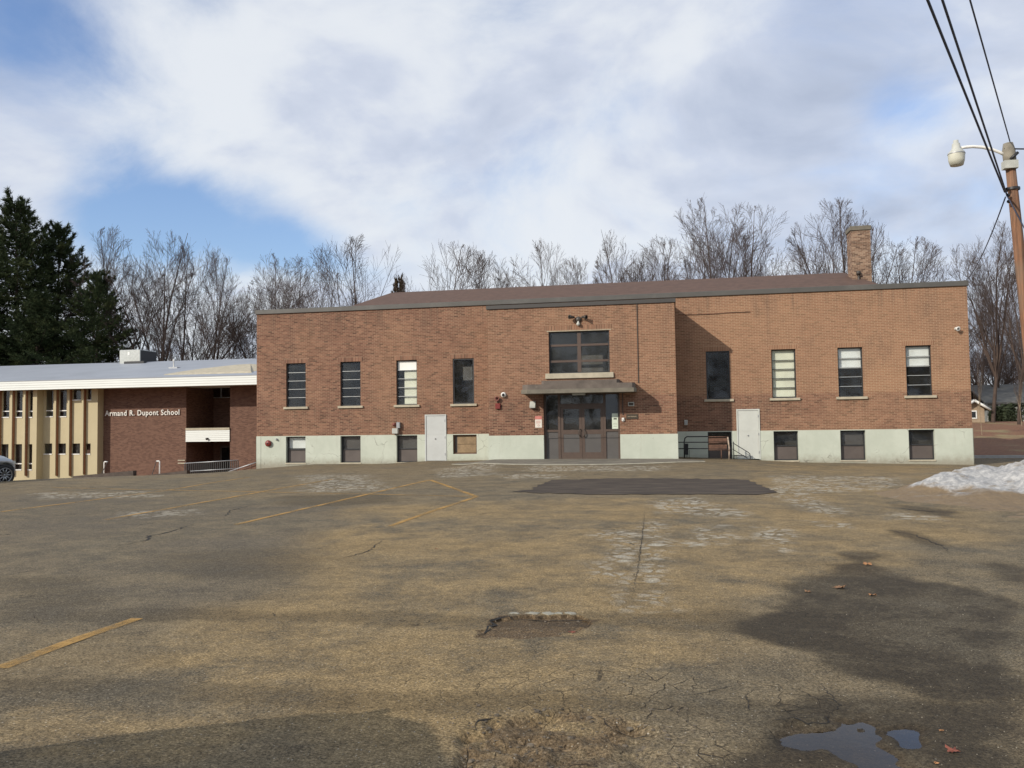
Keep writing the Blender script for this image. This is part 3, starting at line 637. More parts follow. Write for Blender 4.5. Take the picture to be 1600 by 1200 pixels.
# kerb between the drive and the leaf-covered bank, right of the school
kb = MB(); ks = np.linspace(11.9, 45, 30)
for a, c in zip(ks[:-1], ks[1:]):
    za, zc = float(H(a, 5.6)), float(H(c, 5.6))
    kb.add([(a, 5.5, za-.1), (c, 5.5, zc-.1), (c, 5.5, zc+.13), (a, 5.5, za+.13), (a, 5.66, za+.13), (c, 5.66, zc+.13), (c, 5.66, zc-.1), (a, 5.66, za-.1)], [(0, 1, 2, 3), (3, 2, 5, 4), (4, 5, 6, 7)])
tag(kb.build('kerb', M['kerb']), kind='structure')

def ribbon(name, pts, width, mat, lift=0.005, step=0.25, jag=0.0, seed=1, taper=False):
    rng = random.Random(seed); P = [np.array(p)[:2] for p in pts]; line = []
    for a, b in zip(P[:-1], P[1:]):
        n = max(1, int(np.linalg.norm(b-a)/step))
        for k in range(n): line.append(a+(b-a)*k/n)
    line.append(P[-1]); V = []; m = len(line)
    for i, p in enumerate(line):
        t = line[min(i+1, m-1)]-line[max(i-1, 0)]; t = t/(np.linalg.norm(t)+1e-9); nrm = np.array([-t[1], t[0]])
        w = width*(1 if not jag else rng.uniform(0.25, 1.35))
        if taper: w *= max(0.12, math.sin(math.pi*(i+0.5)/m))
        o = nrm*(rng.uniform(-1, 1)*jag)
        for sgn in (-1, 1):
            q = p+o+nrm*w/2*sgn; V.append((q[0], q[1], lotz(q[0], q[1])+lift))
    mb = MB(); mb.add(V, [(2*i, 2*i+1, 2*i+3, 2*i+2) for i in range(m-1)]); return mb.build(name, mat, lot)
# yellow bay markings, worn
for k, (a, b, w) in enumerate((((165, 812), (520, 749), .11), ((368, 820), (672, 750), .11), ((672, 750), (745, 776), .12), ((745, 776), (655, 806), .11), ((655, 806), (610, 822), .10),
                               ((80, 762), (745, 776), .09), ((0, 800), (250, 768), .10), ((250, 768), (390, 746), .10), ((0, 1046), (135, 995), .12), ((135, 995), (215, 968), .11))):
    ribbon('painted_line', (G(*a), G(*b)), w, M['paint'], 0.006, 0.2, seed=k)
# open cracks; black strips along the pothole rim stand in for its shaded undercut
for k, (pts, w) in enumerate((([(168, 855), (205, 850), (228, 845), (233, 838), (262, 832), (305, 818)], .07), ([(325, 809), (352, 806), (362, 797), (400, 788)], .05), ([(0, 901), (30, 895), (70, 889)], .025),
                              ([(500, 880), (540, 872), (575, 862), (600, 843)], .03), ([(1205, 1130), (1236, 1126), (1262, 1133), (1290, 1130), (1297, 1118)], .018), ([(1235, 1092), (1300, 1094), (1312, 1104), (1298, 1118)], .014),
                              ([(1280, 1066), (1296, 1086), (1312, 1104)], .010), ([(1040, 1090), (1090, 1086), (1120, 1078), (1160, 1068)], .010), ([(1165, 1085), (1172, 1112), (1230, 1114)], .010),
                              ([(716, 1142), (742, 1140), (748, 1128), (772, 1122)], .022), ([(935, 1116), (952, 1134), (985, 1140), (1020, 1146)], .014), ([(890, 1052), (930, 1049), (990, 1052)], .006), ([(1040, 991), (1110, 993)], .006),
                              ([(750, 993), (760, 988), (767, 979), (771, 971), (781, 964.5), (797, 962.5), (803, 966)], .055), ([(800, 966.5), (815, 963.5), (850, 966), (880, 965.5), (908, 965), (926, 971)], .032), ([(926, 972), (905, 975)], .02), ([(1385, 828), (1430, 836), (1470, 852), (1485, 863)], .05), ([(1400, 793), (1430, 797), (1475, 801)], .08), ([(985, 950), (998, 880), (1008, 800)], .02), ([(800, 737), (880, 745), (900, 738)], .03))):
    ribbon('crack_or_shade', [G(*p) for p in pts], w*.6, M['crack_or_shade'], 0.004, .03 if w < .03 else .08, jag=min(.03, w*.7), seed=k+40, taper=True)
# newer asphalt patch, irregular outline
rng = random.Random(5)
pp = gpoly((798, 769), (832, 765), (838, 760), (866, 750), (960, 748), (1060, 748), (1168, 750), (1180, 756), (1216, 770), (1180, 774), (1100, 773), (1000, 773), (900, 772)); out = []
for a, b in zip(pp, pp[1:]+pp[:1]):
    n = max(2, int(np.linalg.norm(b-a)/.16))
    for k in range(n):
        q = a+(b-a)*k/n; out.append((q[0]+rng.uniform(-.06, .06), q[1]+rng.uniform(-.13, .13)))
pxs = np.arange(-4.4, 3.2, .15); pys = np.arange(-18.2, -12, .15); qx, qy = np.meshgrid(pxs, pys); ins = poly_sd(qx, qy, out)
import bmesh
bm = bmesh.new(); vs = [bm.verts.new((x, y, 0)) for x, y in out]; bm.faces.new(vs); bmesh.ops.triangulate(bm, faces=bm.faces[:])
for _ in range(5): bmesh.ops.subdivide_edges(bm, edges=[e for e in bm.edges if e.calc_length() > .5], cuts=1); bmesh.ops.triangulate(bm, faces=bm.faces[:])
for v in bm.verts: v.co.z = lotz(v.co.x, v.co.y)+.010
pm = bpy.data.meshes.new('asphalt_patch'); bm.to_mesh(pm); bm.free(); pm.materials.append(M['patch'])
po = bpy.data.objects.new('asphalt_patch', pm); COL.objects.link(po); adopt(po, lot)
# puddle water: one level sheet in the hollow, its shores are where the asphalt rises through it
Q = np.array([p[:2] for p in pud1+pud2]); lo_, hi_ = Q.min(0)-.2, Q.max(0)+.2; zz = float(np.median(hz[poly_sd(gx, gy, pud1) > .03]))+.012
mb = MB(); mb.add([(lo_[0], lo_[1], zz), (hi_[0], lo_[1], zz), (hi_[0], hi_[1], zz), (lo_[0], hi_[1], zz)], [(0, 1, 2, 3)]); tag(mb.build('puddle_water', M['water']), kind='structure')
# broken asphalt crumbs in the rotten patch at the bottom of the picture and in the pothole
rr = random.Random(19); mb = MB(); rp = gpoly((728, 1150), (790, 1120), (880, 1112), (1000, 1135), (1060, 1180), (1050, 1215), (735, 1215)); cnt = 0
while cnt < 380:
    if rr.random() < .22: px, py, big = rr.uniform(775, 910), rr.uniform(966, 994), .7
    else: px, py, big = rr.uniform(700, 1090), rr.uniform(1105, 1214), 1.0
    p = G(px, py); s = rr.uniform(.004, .011)*big*(2.0 if rr.random() < .08 else 1); z = lotz(p[0], p[1]); a = rr.uniform(0, 6.28); V = []; cnt += 1; n = 6
    for lv, (f_, h_) in enumerate(((1.0, -.3), (1.0, .25), (.7, .5))):
        for i in range(n): t = a+i*6.2832/n; V.append((p[0]+math.cos(t)*s*f_*rr.uniform(.7, 1.2), p[1]+math.sin(t)*s*f_*rr.uniform(.6, 1.1), z+s*h_*rr.uniform(.8, 1.1)))
    mb.add(V, [(l*n+i, l*n+(i+1) % n, (l+1)*n+(i+1) % n, (l+1)*n+i) for l in (0, 1) for i in range(n)]+[tuple(range(2*n, 3*n))])
tag(mb.build('rubble', simple('asphalt_crumbs', (.11, .09, .065), .95, var=.6, scale=23)), 'dark asphalt crumbs lying in the broken patches', 'rubble', kind='stuff')
# pale broken stones along the pothole's far rim
for k, (px, w, d) in enumerate(((803, .075, .05), (833, .125, .06), (856, .10, .075), (873, .075, .05), (892, .10, .055))):
    p = G(px, 958.8); d *= 1.4; w *= 1.1; rr = random.Random(k); mb = MB(); n = 9
    ring = [(p[0]+math.cos(2*math.pi*i/n)*w/2*rr.uniform(.6, 1.25), p[1]+.01+math.sin(2*math.pi*i/n)*d/2*rr.uniform(.55, 1.3)) for i in range(n)]
    z0 = p[2]
    V = [(x, y, z0-.012) for x, y in ring]+[(x, y, z0+.003) for x, y in ring]+[(p[0]+(x-p[0])*.75, p[1]+(y-p[1])*.75, z0+.007) for x, y in ring]
    mb.add(V, [(i, (i+1) % n, n+(i+1) % n, n+i) for i in range(n)]+[(n+i, n+(i+1) % n, 2*n+(i+1) % n, 2*n+i) for i in range(n)]+[tuple(range(2*n, 3*n))]); mb.build('rim_stone', M['rimstone'], lot)
# loose grit near the camera
rr = random.Random(9); mb = MB()
for k in range(1500):
    px = rr.uniform(-20, 1620); py = rr.uniform(880, 1215)**1.0; p = G(px, py); s = rr.uniform(.002, .006)*(1.7 if rr.random() < .05 else 1)
    if pdep[np.searchsorted(LYS, p[1]), min(np.searchsorted(LXS, p[0]), nx-1)] > .1: continue
    z = lotz(p[0], p[1]); a = rr.uniform(0, 6.28); V = []
    for i in range(5): t = a+i*1.2566; V.append((p[0]+math.cos(t)*s*rr.uniform(.7, 1.2), p[1]+math.sin(t)*s*rr.uniform(.7, 1.2), z-.002))
    V.append((p[0], p[1], z+s*.9)); mb.add(V, [(i, (i+1) % 5, 5) for i in range(5)])
tag(mb.build('grit', M['pebble']), 'loose pale grit scattered over the asphalt', 'grit', kind='stuff')

# ------------------------------------------------------------------ the brick school
XL, XR, ZC, ZT = -18.93, 11.85, 1.13, 6.86
BXL, BXR, BY, BZC, BZT = -7.3, 0.30, -2.5, 1.08, 6.29
WX = [-16.97, -14.30, -11.62, -8.98, 2.06, 4.72, 7.34, 9.95]        # window axes
WW = 0.97; WT, WB = 4.50, 2.47
school = thing('school_building', 'long flat-fronted red brick school block with pale painted concrete base and projecting entrance bay', 'building', (-3.54, 0, 0))
holes = [(x-WW/2, x+WW/2, WB, WT, .22) for x in WX]
bas = [(x-WW/2, x+WW/2, -.11, 1.10) for x in WX]; bas[3] = (-9.48, -8.40, .25, 1.10)
DL = (-10.77, -9.78, -.06, 2.02); DR = (2.76, 3.70, -.06, 2.04)
w = MB(); w.wall(XL, XR, ZC, ZT, 0.0, holes+[(DL[0], DL[1], ZC-.5, DL[3], .12), (DR[0], DR[1], ZC-.5, DR[3], .12)])
w.quad((XL, 0, ZC), (XL, 0, ZT), (XL, 12.6, ZT), (XL, 12.6, ZC)); w.quad((XR, 0, ZC), (XR, 12.6, ZC), (XR, 12.6, ZT), (XR, 0, ZT)); w.quad((XL, 12.6, ZC), (XR, 12.6, ZC), (XR, 12.6, ZT), (XL, 12.6, ZT))
w.build('wall', M['brick'], school)
f = MB(); f.wall(XL, XR, -.8, ZC, -.025, [(a, b, c, d, .26) for a, b, c, d in bas]+[(DL[0], DL[1], -.9, ZC+.1, .15), (DR[0], DR[1], -.9, ZC+.1, .15)])
f.quad((XL-.02, -.025, -.8), (XL-.02, -.025, ZC), (XL-.02, 12.6, ZC), (XL-.02, 12.6, -.8)); f.quad((XR+.02, -.025, -.8), (XR+.02, 12.6, -.8), (XR+.02, 12.6, ZC), (XR+.02, -.025, ZC))
f.quad((XL-.02, -.025, ZC), (XR+.02, -.025, ZC), (XR+.02, .01, ZC), (XL-.02, .01, ZC))
f.build('foundation', M['concrete'], school)
cr_ = MB(); cr_.box(XL+.002, XL+.22, -.037, -.02, -.6, ZC-.012); cr_.build('corner_pilaster', M['concrete'], school)
c = MB(); c.bevbox(XL-.06, XR+.06, -.06, .30, ZT-.02, ZT+.19, .012); c.bevbox(XL-.06, XL+.3, .31, 12.6, ZT-.02, ZT+.19, .012); c.bevbox(XR-.3, XR+.06, .31, 12.6, ZT-.02, ZT+.19, .012)
c.build('coping', M['coping'], school)
fr_ = MB(); fr_.quad((XL, .1, ZT-.3), (XR, .1, ZT-.3), (XR, 12.6, ZT-.3), (XL, 12.6, ZT-.3)); fr_.build('flat_roof', M['flatroof'], school)
fl = MB(); fl.quad((XL, .3, 1.25), (XR, .3, 1.25), (XR, 12.5, 1.25), (XL, 12.5, 1.25)); fl.build('inner_floor', M['interior'], school)
for a_, b_ in ((XL+.3, BXL), (BXR, XR-.3)): m = MB(); m.box(a_, b_, .55, .6, -.8, 1.24); m.build('basement_partition', M['basement'], school)
# hipped shingle roof rising behind the parapet
e0, e1, xl0, xr0 = 1.6, 14.4, -16.9, 10.3
rz, ez = 8.93, 6.75; ra, rb_ = (-15.02, 8.0, rz), (8.79, 8.0, rz)
rf = MB(); A, B, C_, D = (xl0, e0, ez), (xr0, e0, ez), (xr0, e1, ez), (xl0, e1, ez)
rf.add([A, B, C_, D, ra, rb_], [(0, 1, 5, 4), (1, 2, 5), (2, 3, 4, 5), (3, 0, 4), (0, 3, 2, 1)])
hip = rf.build('hipped_roof', M['shingle'], school)
ch = MB(); ch.box(8.78, 9.66, 6.0, 6.95, 6.5, 10.62); chim = ch.build('chimney', M['brick_chimney'], school)
cc_ = MB(); cc_.bevbox(8.73, 9.71, 5.95, 7.0, 10.60, 10.82, .02); cc_.build('chimney_cap', M['canopy_lip'], chim)
ct = MB(); ct.tube([(9.05, 5.93, 7.9), (9.05, 5.93, 8.45)], .05, 8); ct.lathe((9.05, 5.93, 8.45), (0, 0, 1), [(0, 0), (.10, 0), (.10, .16), (0, .2)], 10); ct.build('vent_pipe', M['bronze'], chim)

def sash(win, x0, x1, z0, z1, y, rows, fw=.045, dark='frame_dark', bar='frame_alu', barw=.026, blinds=(), panels=None, cols=1):
    """outer frame, horizontal bars, one pane object per light, optional blinds or solid panels behind"""
    m = MB(); m.box(x0+.001, x0+fw, y-.03, y+.04, z0+.001, z1-.001); m.box(x1-fw, x1-.001, y-.03, y+.04, z0+.001, z1-.001)
    m.box(x0+fw, x1-fw, y-.028, y+.04, z1-fw, z1-.001); m.box(x0+fw, x1-fw, y-.028, y+.04, z0+.001, z0+fw); m.build('frame', M[dark], win)
    zs = [z0+fw+(z1-z0-2*fw)*r for r in rows]
    for z in zs[1:-1]: b = MB(); b.box(x0+fw, x1-fw, y-.036, y+.03, z-barw/2, z+barw/2); b.build('glazing_bar', M[bar], win)
    for k in range(len(zs)-1):
        p = MB(); a, b = x0+fw, x1-fw
        kind = panels[k] if panels else 'glass'
        p.box(a, b, y+.004, y+.012, zs[k]+barw/2*(k > 0), zs[k+1]-barw/2*(k < len(zs)-2)); p.build('pane' if kind == 'glass' else 'panel', M[kind], win)
    for (fa, fb, za, zb, mt) in blinds:
        b = MB(); X0 = x0+fw+(x1-x0-2*fw)*fa; X1 = x0+fw+(x1-x0-2*fw)*fb; Z0 = z0+(z1-z0)*za; Z1 = z0+(z1-z0)*zb
        n = max(2, int((Z1-Z0)/.09))
        for i in range(n): za_ = Z0+(Z1-Z0)*i/n; zb_ = Z0+(Z1-Z0)*(i+1)/n; b.quad((X0, y+.075, za_), (X1, y+.075, za_), (X1, y+.066, zb_), (X0, y+.066, zb_))
        b.build('blind', M[mt], win)
def adopt_win(name, x0, x1, z0, y, parent):
    e = bpy.data.objects.new(name, None); COL.objects.link(e); e.empty_display_size = .1
    e.parent = parent; e.location = Vector(((x0+x1)/2, y, z0))-parent.location; return e
five = [0, .2, .4, .6, .8, 1]
for i, x in enumerate(WX):
    x0, x1 = x-WW/2, x+WW/2; yy = .13
    wn = adopt_win('window', x0, x1, WB, 0, school)
    if i in (3, 4): sash(wn, x0, x1, WB, WT, .06, [0, 1], fw=.06, blinds=[(.45, .95, .52, .82, 'interior')] if i == 3 else ())
    elif i == 2: sash(wn, x0, x1, WB, WT, yy, [0, .18, .385, .59, .79, 1], panels=['glass']*4+['blind_white'], blinds=[(.32, 1, .02, .78, 'blind')])
    elif i == 5: sash(wn, x0, x1, WB, WT, yy, [0, .2, .4, .6, .79, 1], bar='frame_dark', blinds=[(0, 1, .03, .99, 'blind')])
    elif i in (6, 7): sash(wn, x0, x1, WB, WT, yy, five, bar='frame_alu', blinds=[(0, 1, .58, .99, 'blind_white')])
    else: sash(wn, x0, x1, WB, WT, yy, five)
    s = MB(); s.bevbox(x0-.11, x1+.13, -.075, .15, WB-.10, WB+.002, .008); s.build('sill', M['sill'], wn)
    l = MB(); l.box(x0-.12, x1+.12, -.004, .02, WT+.002, WT+.208); l.build('lintel', M['soldier'], wn)
for i, (a, b, c0, d) in enumerate(bas):
    wn = adopt_win('basement_window', a, b, c0, 0, school)
    if i == 3:
        m = MB(); m.box(a+.001, a+.05, .06, .14, c0, d); m.box(b-.05, b-.001, .06, .14, c0, d); m.box(a+.05, b-.05, .062, .14, d-.05, d-.001); m.box(a+.05, b-.05, .062, .14, c0+.001, c0+.05); m.build('frame', M['rust'], wn)
        for za, zb, k in ((c0+.055, c0+.42, 0), (c0+.435, d-.055, 1)):
            p = MB(); p.box(a+.17, b-.055, .1+.012*k, .125+.012*k, za, zb); p.build('board', M['plywood'], wn)
        p = MB(); p.box(a+.05, a+.165, .13, .15, c0+.05, d-.05); p.build('panel', M['panel_brown'], wn)
    else:
        sash(wn, a, b, c0, d, .15, [0, .5, 1], fw=.05, bar='frame_dark', barw=.04, panels=['panel_brown', 'glass'], blinds=[(.02, 1, .55, .97, 'blind_white')] if i == 0 else ([(0, 1, .5, .98, 'panel_grey')] if i in (1, 2, 6) else ()))
        s = MB(); s.bevbox(a-.03, b+.03, -.05, .14, c0-.06, c0+.001, .006); s.build('sill', M['sill'], wn)
for nm, (a, b, c0, d), mt in (('side_door', DL, 'door_grey'), ('side_door', DR, 'door_white')):
    dr = adopt_win(nm, a, b, c0, 0, school); m = MB()
    m.box(a+.001, a+.055, -.045, .05, c0, d-.001); m.box(b-.055, b-.001, -.045, .05, c0, d-.001); m.box(a+.055, b-.055, -.043, .05, d-.055, d-.002); m.build('frame', M[mt], dr)
    m = MB(); m.box(a+.06, b-.06, -.02, .03, c0+.02, d-.06); m.build('leaf', M[mt], dr)
    m = MB(); m.lathe(((a+b)/2-.02, -.022, c0+1.0), (0, -1, 0), [(0, .03), (.03, .03), (.03, 0)], 10); m.build('lock', M['steel'], dr)
    for z in (c0+.25, c0+1.0, c0+1.75): m = MB(); m.box(b-.075, b-.045, -.055, -.02, z, z+.1); m.build('hinge', M['steel'], dr)
# ---- projecting entrance bay
DX0, DX1, DZ0, DZ1 = -5.02, -1.94, .10, 2.80
bw = MB(); bw.wall(BXL, BXR, BZC, BZT, BY, [(-4.76, -2.30, 3.57, 5.28, .2), (DX0, DX1, BZC-1, DZ1, .55)])
bw.quad((BXL, BY, BZC), (BXL, BY, BZT), (BXL, -.001, BZT), (BXL, -.001, BZC)); bw.quad((BXR, BY, BZC), (BXR, -.001, BZC), (BXR, -.001, BZT), (BXR, BY, BZT))
bay = bw.build('entrance_bay', M['brick'], school)
m = MB(); m.wall(BXL-.02, BXR+.02, -.7, BZC, BY-.025, [(DX0, DX1, -.8, BZC+.2, .575)])
m.quad((BXL-.02, BY-.025, -.7), (BXL-.02, BY-.025, BZC), (BXL-.02, -.03, BZC), (BXL-.02, -.03, -.7)); m.quad((BXR+.02, BY-.025, -.7), (BXR+.02, -.03, -.7), (BXR+.02, -.03, BZC), (BXR+.02, BY-.025, BZC))
m.quad((BXL-.02, BY-.025, BZC), (BXR+.02, BY-.025, BZC), (BXR+.02, BY+.01, BZC), (BXL-.02, BY+.01, BZC)); m.build('bay_foundation', M['concrete'], bay)
m = MB(); m.bevbox(BXL-.05, BXR+.05, BY-.05, -.002, BZT, BZT+.16, .01); m.build('bay_coping', M['coping_bay'], bay)
m = MB(); m.quad((BXL, BY+1.2, BZT-.1), (BXR, BY+1.2, BZT-.1), (BXR, BY+1.2, BZC-1), (BXL, BY+1.2, BZC-1)); m.build('inner_wall', M['interior'], bay)
wn = adopt_win('stair_window', -4.76, -2.30, 3.57, BY, school); x0, x1, z0, z1 = -4.76, -2.30, 3.57, 5.28; yy = BY+.13
m = MB(); m.box(x0+.001, x0+.05, yy-.03, yy+.05, z0, z1); m.box(x1-.05, x1-.001, yy-.03, yy+.05, z0, z1); m.box(x0+.05, x1-.05, yy-.028, yy+.05, z1-.05, z1-.001); m.box(x0+.05, x1-.05, yy-.028, yy+.05, z0+.001, z0+.05); m.build('frame', M['frame_dark'], wn)
xm = (x0+x1)/2
m = MB(); m.box(xm-.075, xm+.075, yy-.034, yy+.04, z0+.05, z1-.05); m.build('mullion', M['frame_brown'], wn)
bars = (z0+.50, z0+1.15)
for z in bars:
    for a, b in ((x0+.05, xm-.075), (xm+.075, x1-.05)): m = MB(); m.box(a, b, yy-.03, yy+.035, z-.045, z+.045); m.build('glazing_bar', M['frame_brown'], wn)
for a, b in ((x0+.05, xm-.075), (xm+.075, x1-.05)):
    for za, zb in ((z0+.05, bars[0]-.045), (bars[0]+.045, bars[1]-.045), (bars[1]+.045, z1-.05)): m = MB(); m.box(a, b, yy+.002, yy+.012, za, zb); m.build('pane', M['glass'], wn)
m = MB(); m.bevbox(x0-.15, x1+.15, BY-.08, BY+.15, 3.36, 3.572, .01); m.build('sill', M['sill'], wn)
m = MB(); m.box(x0-.16, x1+.16, BY-.004, BY+.02, z1+.03, z1+.238); m.build('lintel', M['soldier'], wn)
m = MB(); m.box(x0-.08, x1+.08, BY-.012, BY+.05, z1+.002, z1+.028); m.build('lintel_angle', M['sill'], wn)
# canopy slab over the doors
cx0, cx1, cy1 = -5.78, -1.24, BY-1.12
cn_ = MB(); ch_ = .28
cn_.prism([(cx0, BY-.002), (cx0, cy1+ch_), (cx0+ch_, cy1), (cx1-.08, cy1), (cx1, cy1+.08), (cx1, BY-.002)], 2.74, 2.90)
canopy = cn_.build('canopy', M['canopy_lip'], school)
m = MB(); i_ = .05; m.prism([(cx0+i_, BY-.003), (cx0+i_, cy1+ch_+.03), (cx0+ch_+.03, cy1+i_), (cx1-.14, cy1+i_), (cx1-.05, cy1+.14), (cx1-.05, BY-.003)], 2.90, 3.10); m.build('upper_slab', M['canopy'], canopy)
m = MB(); m.prism([(-4.95, BY-.004), (-4.95, cy1+.25), (-4.85, cy1+.13), (-1.98, cy1+.13), (-1.88, cy1+.25), (-1.88, BY-.004)], 3.10, 3.24); m.build('raised_centre', M['canopy'], canopy)
m = MB(); m.bevbox(-3.75, -3.25, BY-.75, BY-.45, 2.66, 2.742, .01); m.build('downlight', M['boxgrey'], canopy)
# storefront: two side lights, transom, double door
EY = BY+.20
ent = adopt_win('entrance_screen', DX0, DX1, DZ0, BY, school)
xs = [DX0+.002, -4.40, -2.56, DX1-.002]
def bar(n, a, b, c0, d, mt='frame_brown', y0=-.05, y1=.05): m = MB(); m.box(a, b, EY+y0, EY+y1, c0, d); return m.build(n, M[mt], ent)
bar('post', xs[0], xs[0]+.08, DZ0-.1, DZ1-.001); bar('post', xs[3]-.08, xs[3], DZ0-.1, DZ1-.001); bar('post', xs[1]-.05, xs[1]+.05, DZ0-.1, DZ1-.002); bar('post', xs[2]-.05, xs[2]+.05, DZ0-.1, DZ1-.002)
bar('head', xs[0]+.08, xs[1]-.05, 2.70, DZ1-.003); bar('head', xs[1]+.05, xs[2]-.05, 2.70, DZ1-.003); bar('head', xs[2]+.05, xs[3]-.08, 2.70, DZ1-.003)
bar('transom', xs[1]+.05, xs[2]-.05, 2.24, 2.34)
m = MB(); m.box(xs[1]+.05, xs[2]-.05, EY, EY+.01, 2.34, 2.70); m.build('pane', M['glass'], ent)
for a, b in ((xs[0]+.08, xs[1]-.05), (xs[2]+.05, xs[3]-.08)):
    bar('rail', a, b, 1.20, 1.29); m = MB(); m.box(a, b, EY, EY+.01, 1.29, 2.70); m.build('pane', M['glass'], ent)
    m = MB(); m.box(a, b, EY-.012, EY+.01, DZ0-.08, 1.20); m.build('panel', M['panel_grey'], ent)
mid = (xs[1]+xs[2])/2
for a, b, sg in ((xs[1]+.055, mid-.004, 1), (mid+.004, xs[2]-.055, -1)):
    dl = adopt_win('entrance_door', a, b, DZ0, EY, school); Y0 = EY-.03
    m = MB()
    m.box(a, a+.11, Y0, Y0+.05, DZ0, 2.235); m.box(b-.11, b, Y0, Y0+.05, DZ0, 2.235); m.box(a+.11, b-.11, Y0+.001, Y0+.05, 2.12, 2.234); m.box(a+.11, b-.11, Y0+.001, Y0+.05, 1.10, 1.28); m.box(a+.11, b-.11, Y0+.001, Y0+.05, DZ0, DZ0+.27); m.build('frame', M['frame_brown'], dl)
    m = MB(); m.box(a+.11, b-.11, Y0+.02, Y0+.03, 1.28, 2.12); m.build('pane', M['glass'], dl)
    m = MB(); m.box(a+.11, b-.11, Y0+.012, Y0+.04, DZ0+.27, 1.10); m.build('panel', M['panel_grey'], dl)
    hx = b-.055 if sg > 0 else a+.055; m = MB()
    m.tube([(hx, Y0, 1.30), (hx-.02*sg, Y0-.07, 1.30), (hx-.06*sg, Y0-.08, 1.24), (hx-.06*sg, Y0-.08, 1.08), (hx-.02*sg, Y0-.07, 1.02), (hx, Y0, 1.02)], .018, 8); m.build('handle', M['bronze'], dl)
m = MB(); m.box(DX0-.1, DX1+.1, BY-.2, BY+1.0, -.4, DZ0-.004); m.build('threshold', M['concrete'], school)
m = MB(); m.box(DX0+.05, DX1-.05, EY+.9, EY+.92, 0, 2.9); m.build('vestibule_back', M['interior'], school)
m = MB(); m.box(-1.19, -1.16, BY-.03, BY-.001, 3.12, 6.28); m.build('conduit', M['bronze'], bay)
m = MB(); m.box(-1.83, -1.80, BY-.03, BY-.001, 1.86, 2.73); m.build('conduit', M['bronze'], bay)
m = MB(); m.box(.62, .76, -.036, -.026, .15, .62)
for k in range(8): m.box(.64, .74, -.05, -.036, .18+k*.052, .20+k*.052)
m.build('louvre_vent', M['black'], school)
# raised asphalt apron in front of the doors: one sheet with a paler worn edge
ap = MB(); rows = []
for k in range(33):
    x = -8.6+k*(9.9/32); t = (x+3.65)/4.95; yfr = -6.2+2.6*t*t; rows.append((x, yfr))
V = []
for x, yf in rows:
    for j in range(6):
        y = yf+(BY-.02-yf)*j/5; V.append((x, y, lotz(x, y)+.012+.03*min(1, j/1.0)*(1-abs((x+3.65)/5)**4)))
ap.add(V, [(i*6+j, (i+1)*6+j, (i+1)*6+j+1, i*6+j+1) for i in range(32) for j in range(5)])
def apron_mat():
    m, T, b = newmat('apron_asphalt'); co = objco(T)
    c = T.mix(T.smooth(T.noise(T.vmath('MULTIPLY', co, (1, 2.5, 0)), .9, 6, .65), .35, .68), (.115, .103, .082), (.22, .20, .155))
    c = T.mix(T.smooth(T.noise(T.vmath('MULTIPLY', co, (.6, 3, 0)), 1.6, 5, .6), .60, .68, 0, .8), c, (.36, .33, .26))
    c = T.mix(T.smooth(T.noise(co, 90, 3, .7), .35, .6, .4, 0), c, (.05, .045, .04))
    T.link(c, b.inputs['Base Color']); b.inputs['Roughness'].default_value = .92; return m
tag(ap.build('entrance_apron', apron_mat()), kind='structure')
eb = MB(); V = []
for x, yf in rows:
    V += [(x, yf-.07, lotz(x, yf-.07)+.006), (x, yf+.10, lotz(x, yf+.10)+.022)]
eb.add(V, [(2*i, 2*i+2, 2*i+3, 2*i+1) for i in range(32)]); tag(eb.build('apron_edge', simple('worn_concrete_edge', (.37, .35, .27), .9, var=.3, scale=4)), kind='structure')

# ------------------------------------------------------------------ things fixed to the school
def fix(name, label, cat, loc, group=None): return thing(name, label, cat, tuple(loc), group)
# twin floodlight above the stair window
t = fix('twin_floodlight', 'dark twin-headed floodlight with sensor above the entrance window', 'floodlight', (-3.53, BY, 5.72))
m = MB(); m.lathe((-3.53, BY-.002, 5.74), (0, -1, 0), [(.13, 0), (.13, .04), (.08, .09), (0, .10)], 14); m.build('mount', M['bronze'], t)
for sg in (-1, 1):
    m = MB(); m.tube([(-3.53+.05*sg, BY-.06, 5.76), (-3.53+.17*sg, BY-.14, 5.82)], .02, 8); m.lathe((-3.53+.15*sg, BY-.10, 5.83), (.85*sg, -.6, -.12 if sg > 0 else .05), [(0, 0), (.045, .01), (.055, .12), (.085, .22), (.085, .25), (.06, .24)], 12); m.build('lamp_head', M['bronze'], t)
m = MB(); m.lathe((-3.53, BY-.06, 5.66), (0, -.3, -1), [(.04, 0), (.045, .06), (.075, .09), (.07, .16), (0, .19)], 12); m.build('sensor', M['boxgrey'], t)
# security camera
t = fix('security_camera', 'small white dome security camera left of the entrance canopy', 'camera', (-6.66, BY, 2.75))
m = MB(); m.lathe((-6.66, BY-.002, 2.75), (0, -1, 0), [(.11, 0), (.11, .05), (.095, .10), (.06, .12)], 18); m.build('housing', M['white'], t)
m = MB(); m.lathe((-6.66, BY-.115, 2.74), (0.1, -1, -.1), [(.06, 0), (.05, .03), (.03, .05), (0, .055)], 14); m.build('lens', M['black'], t)
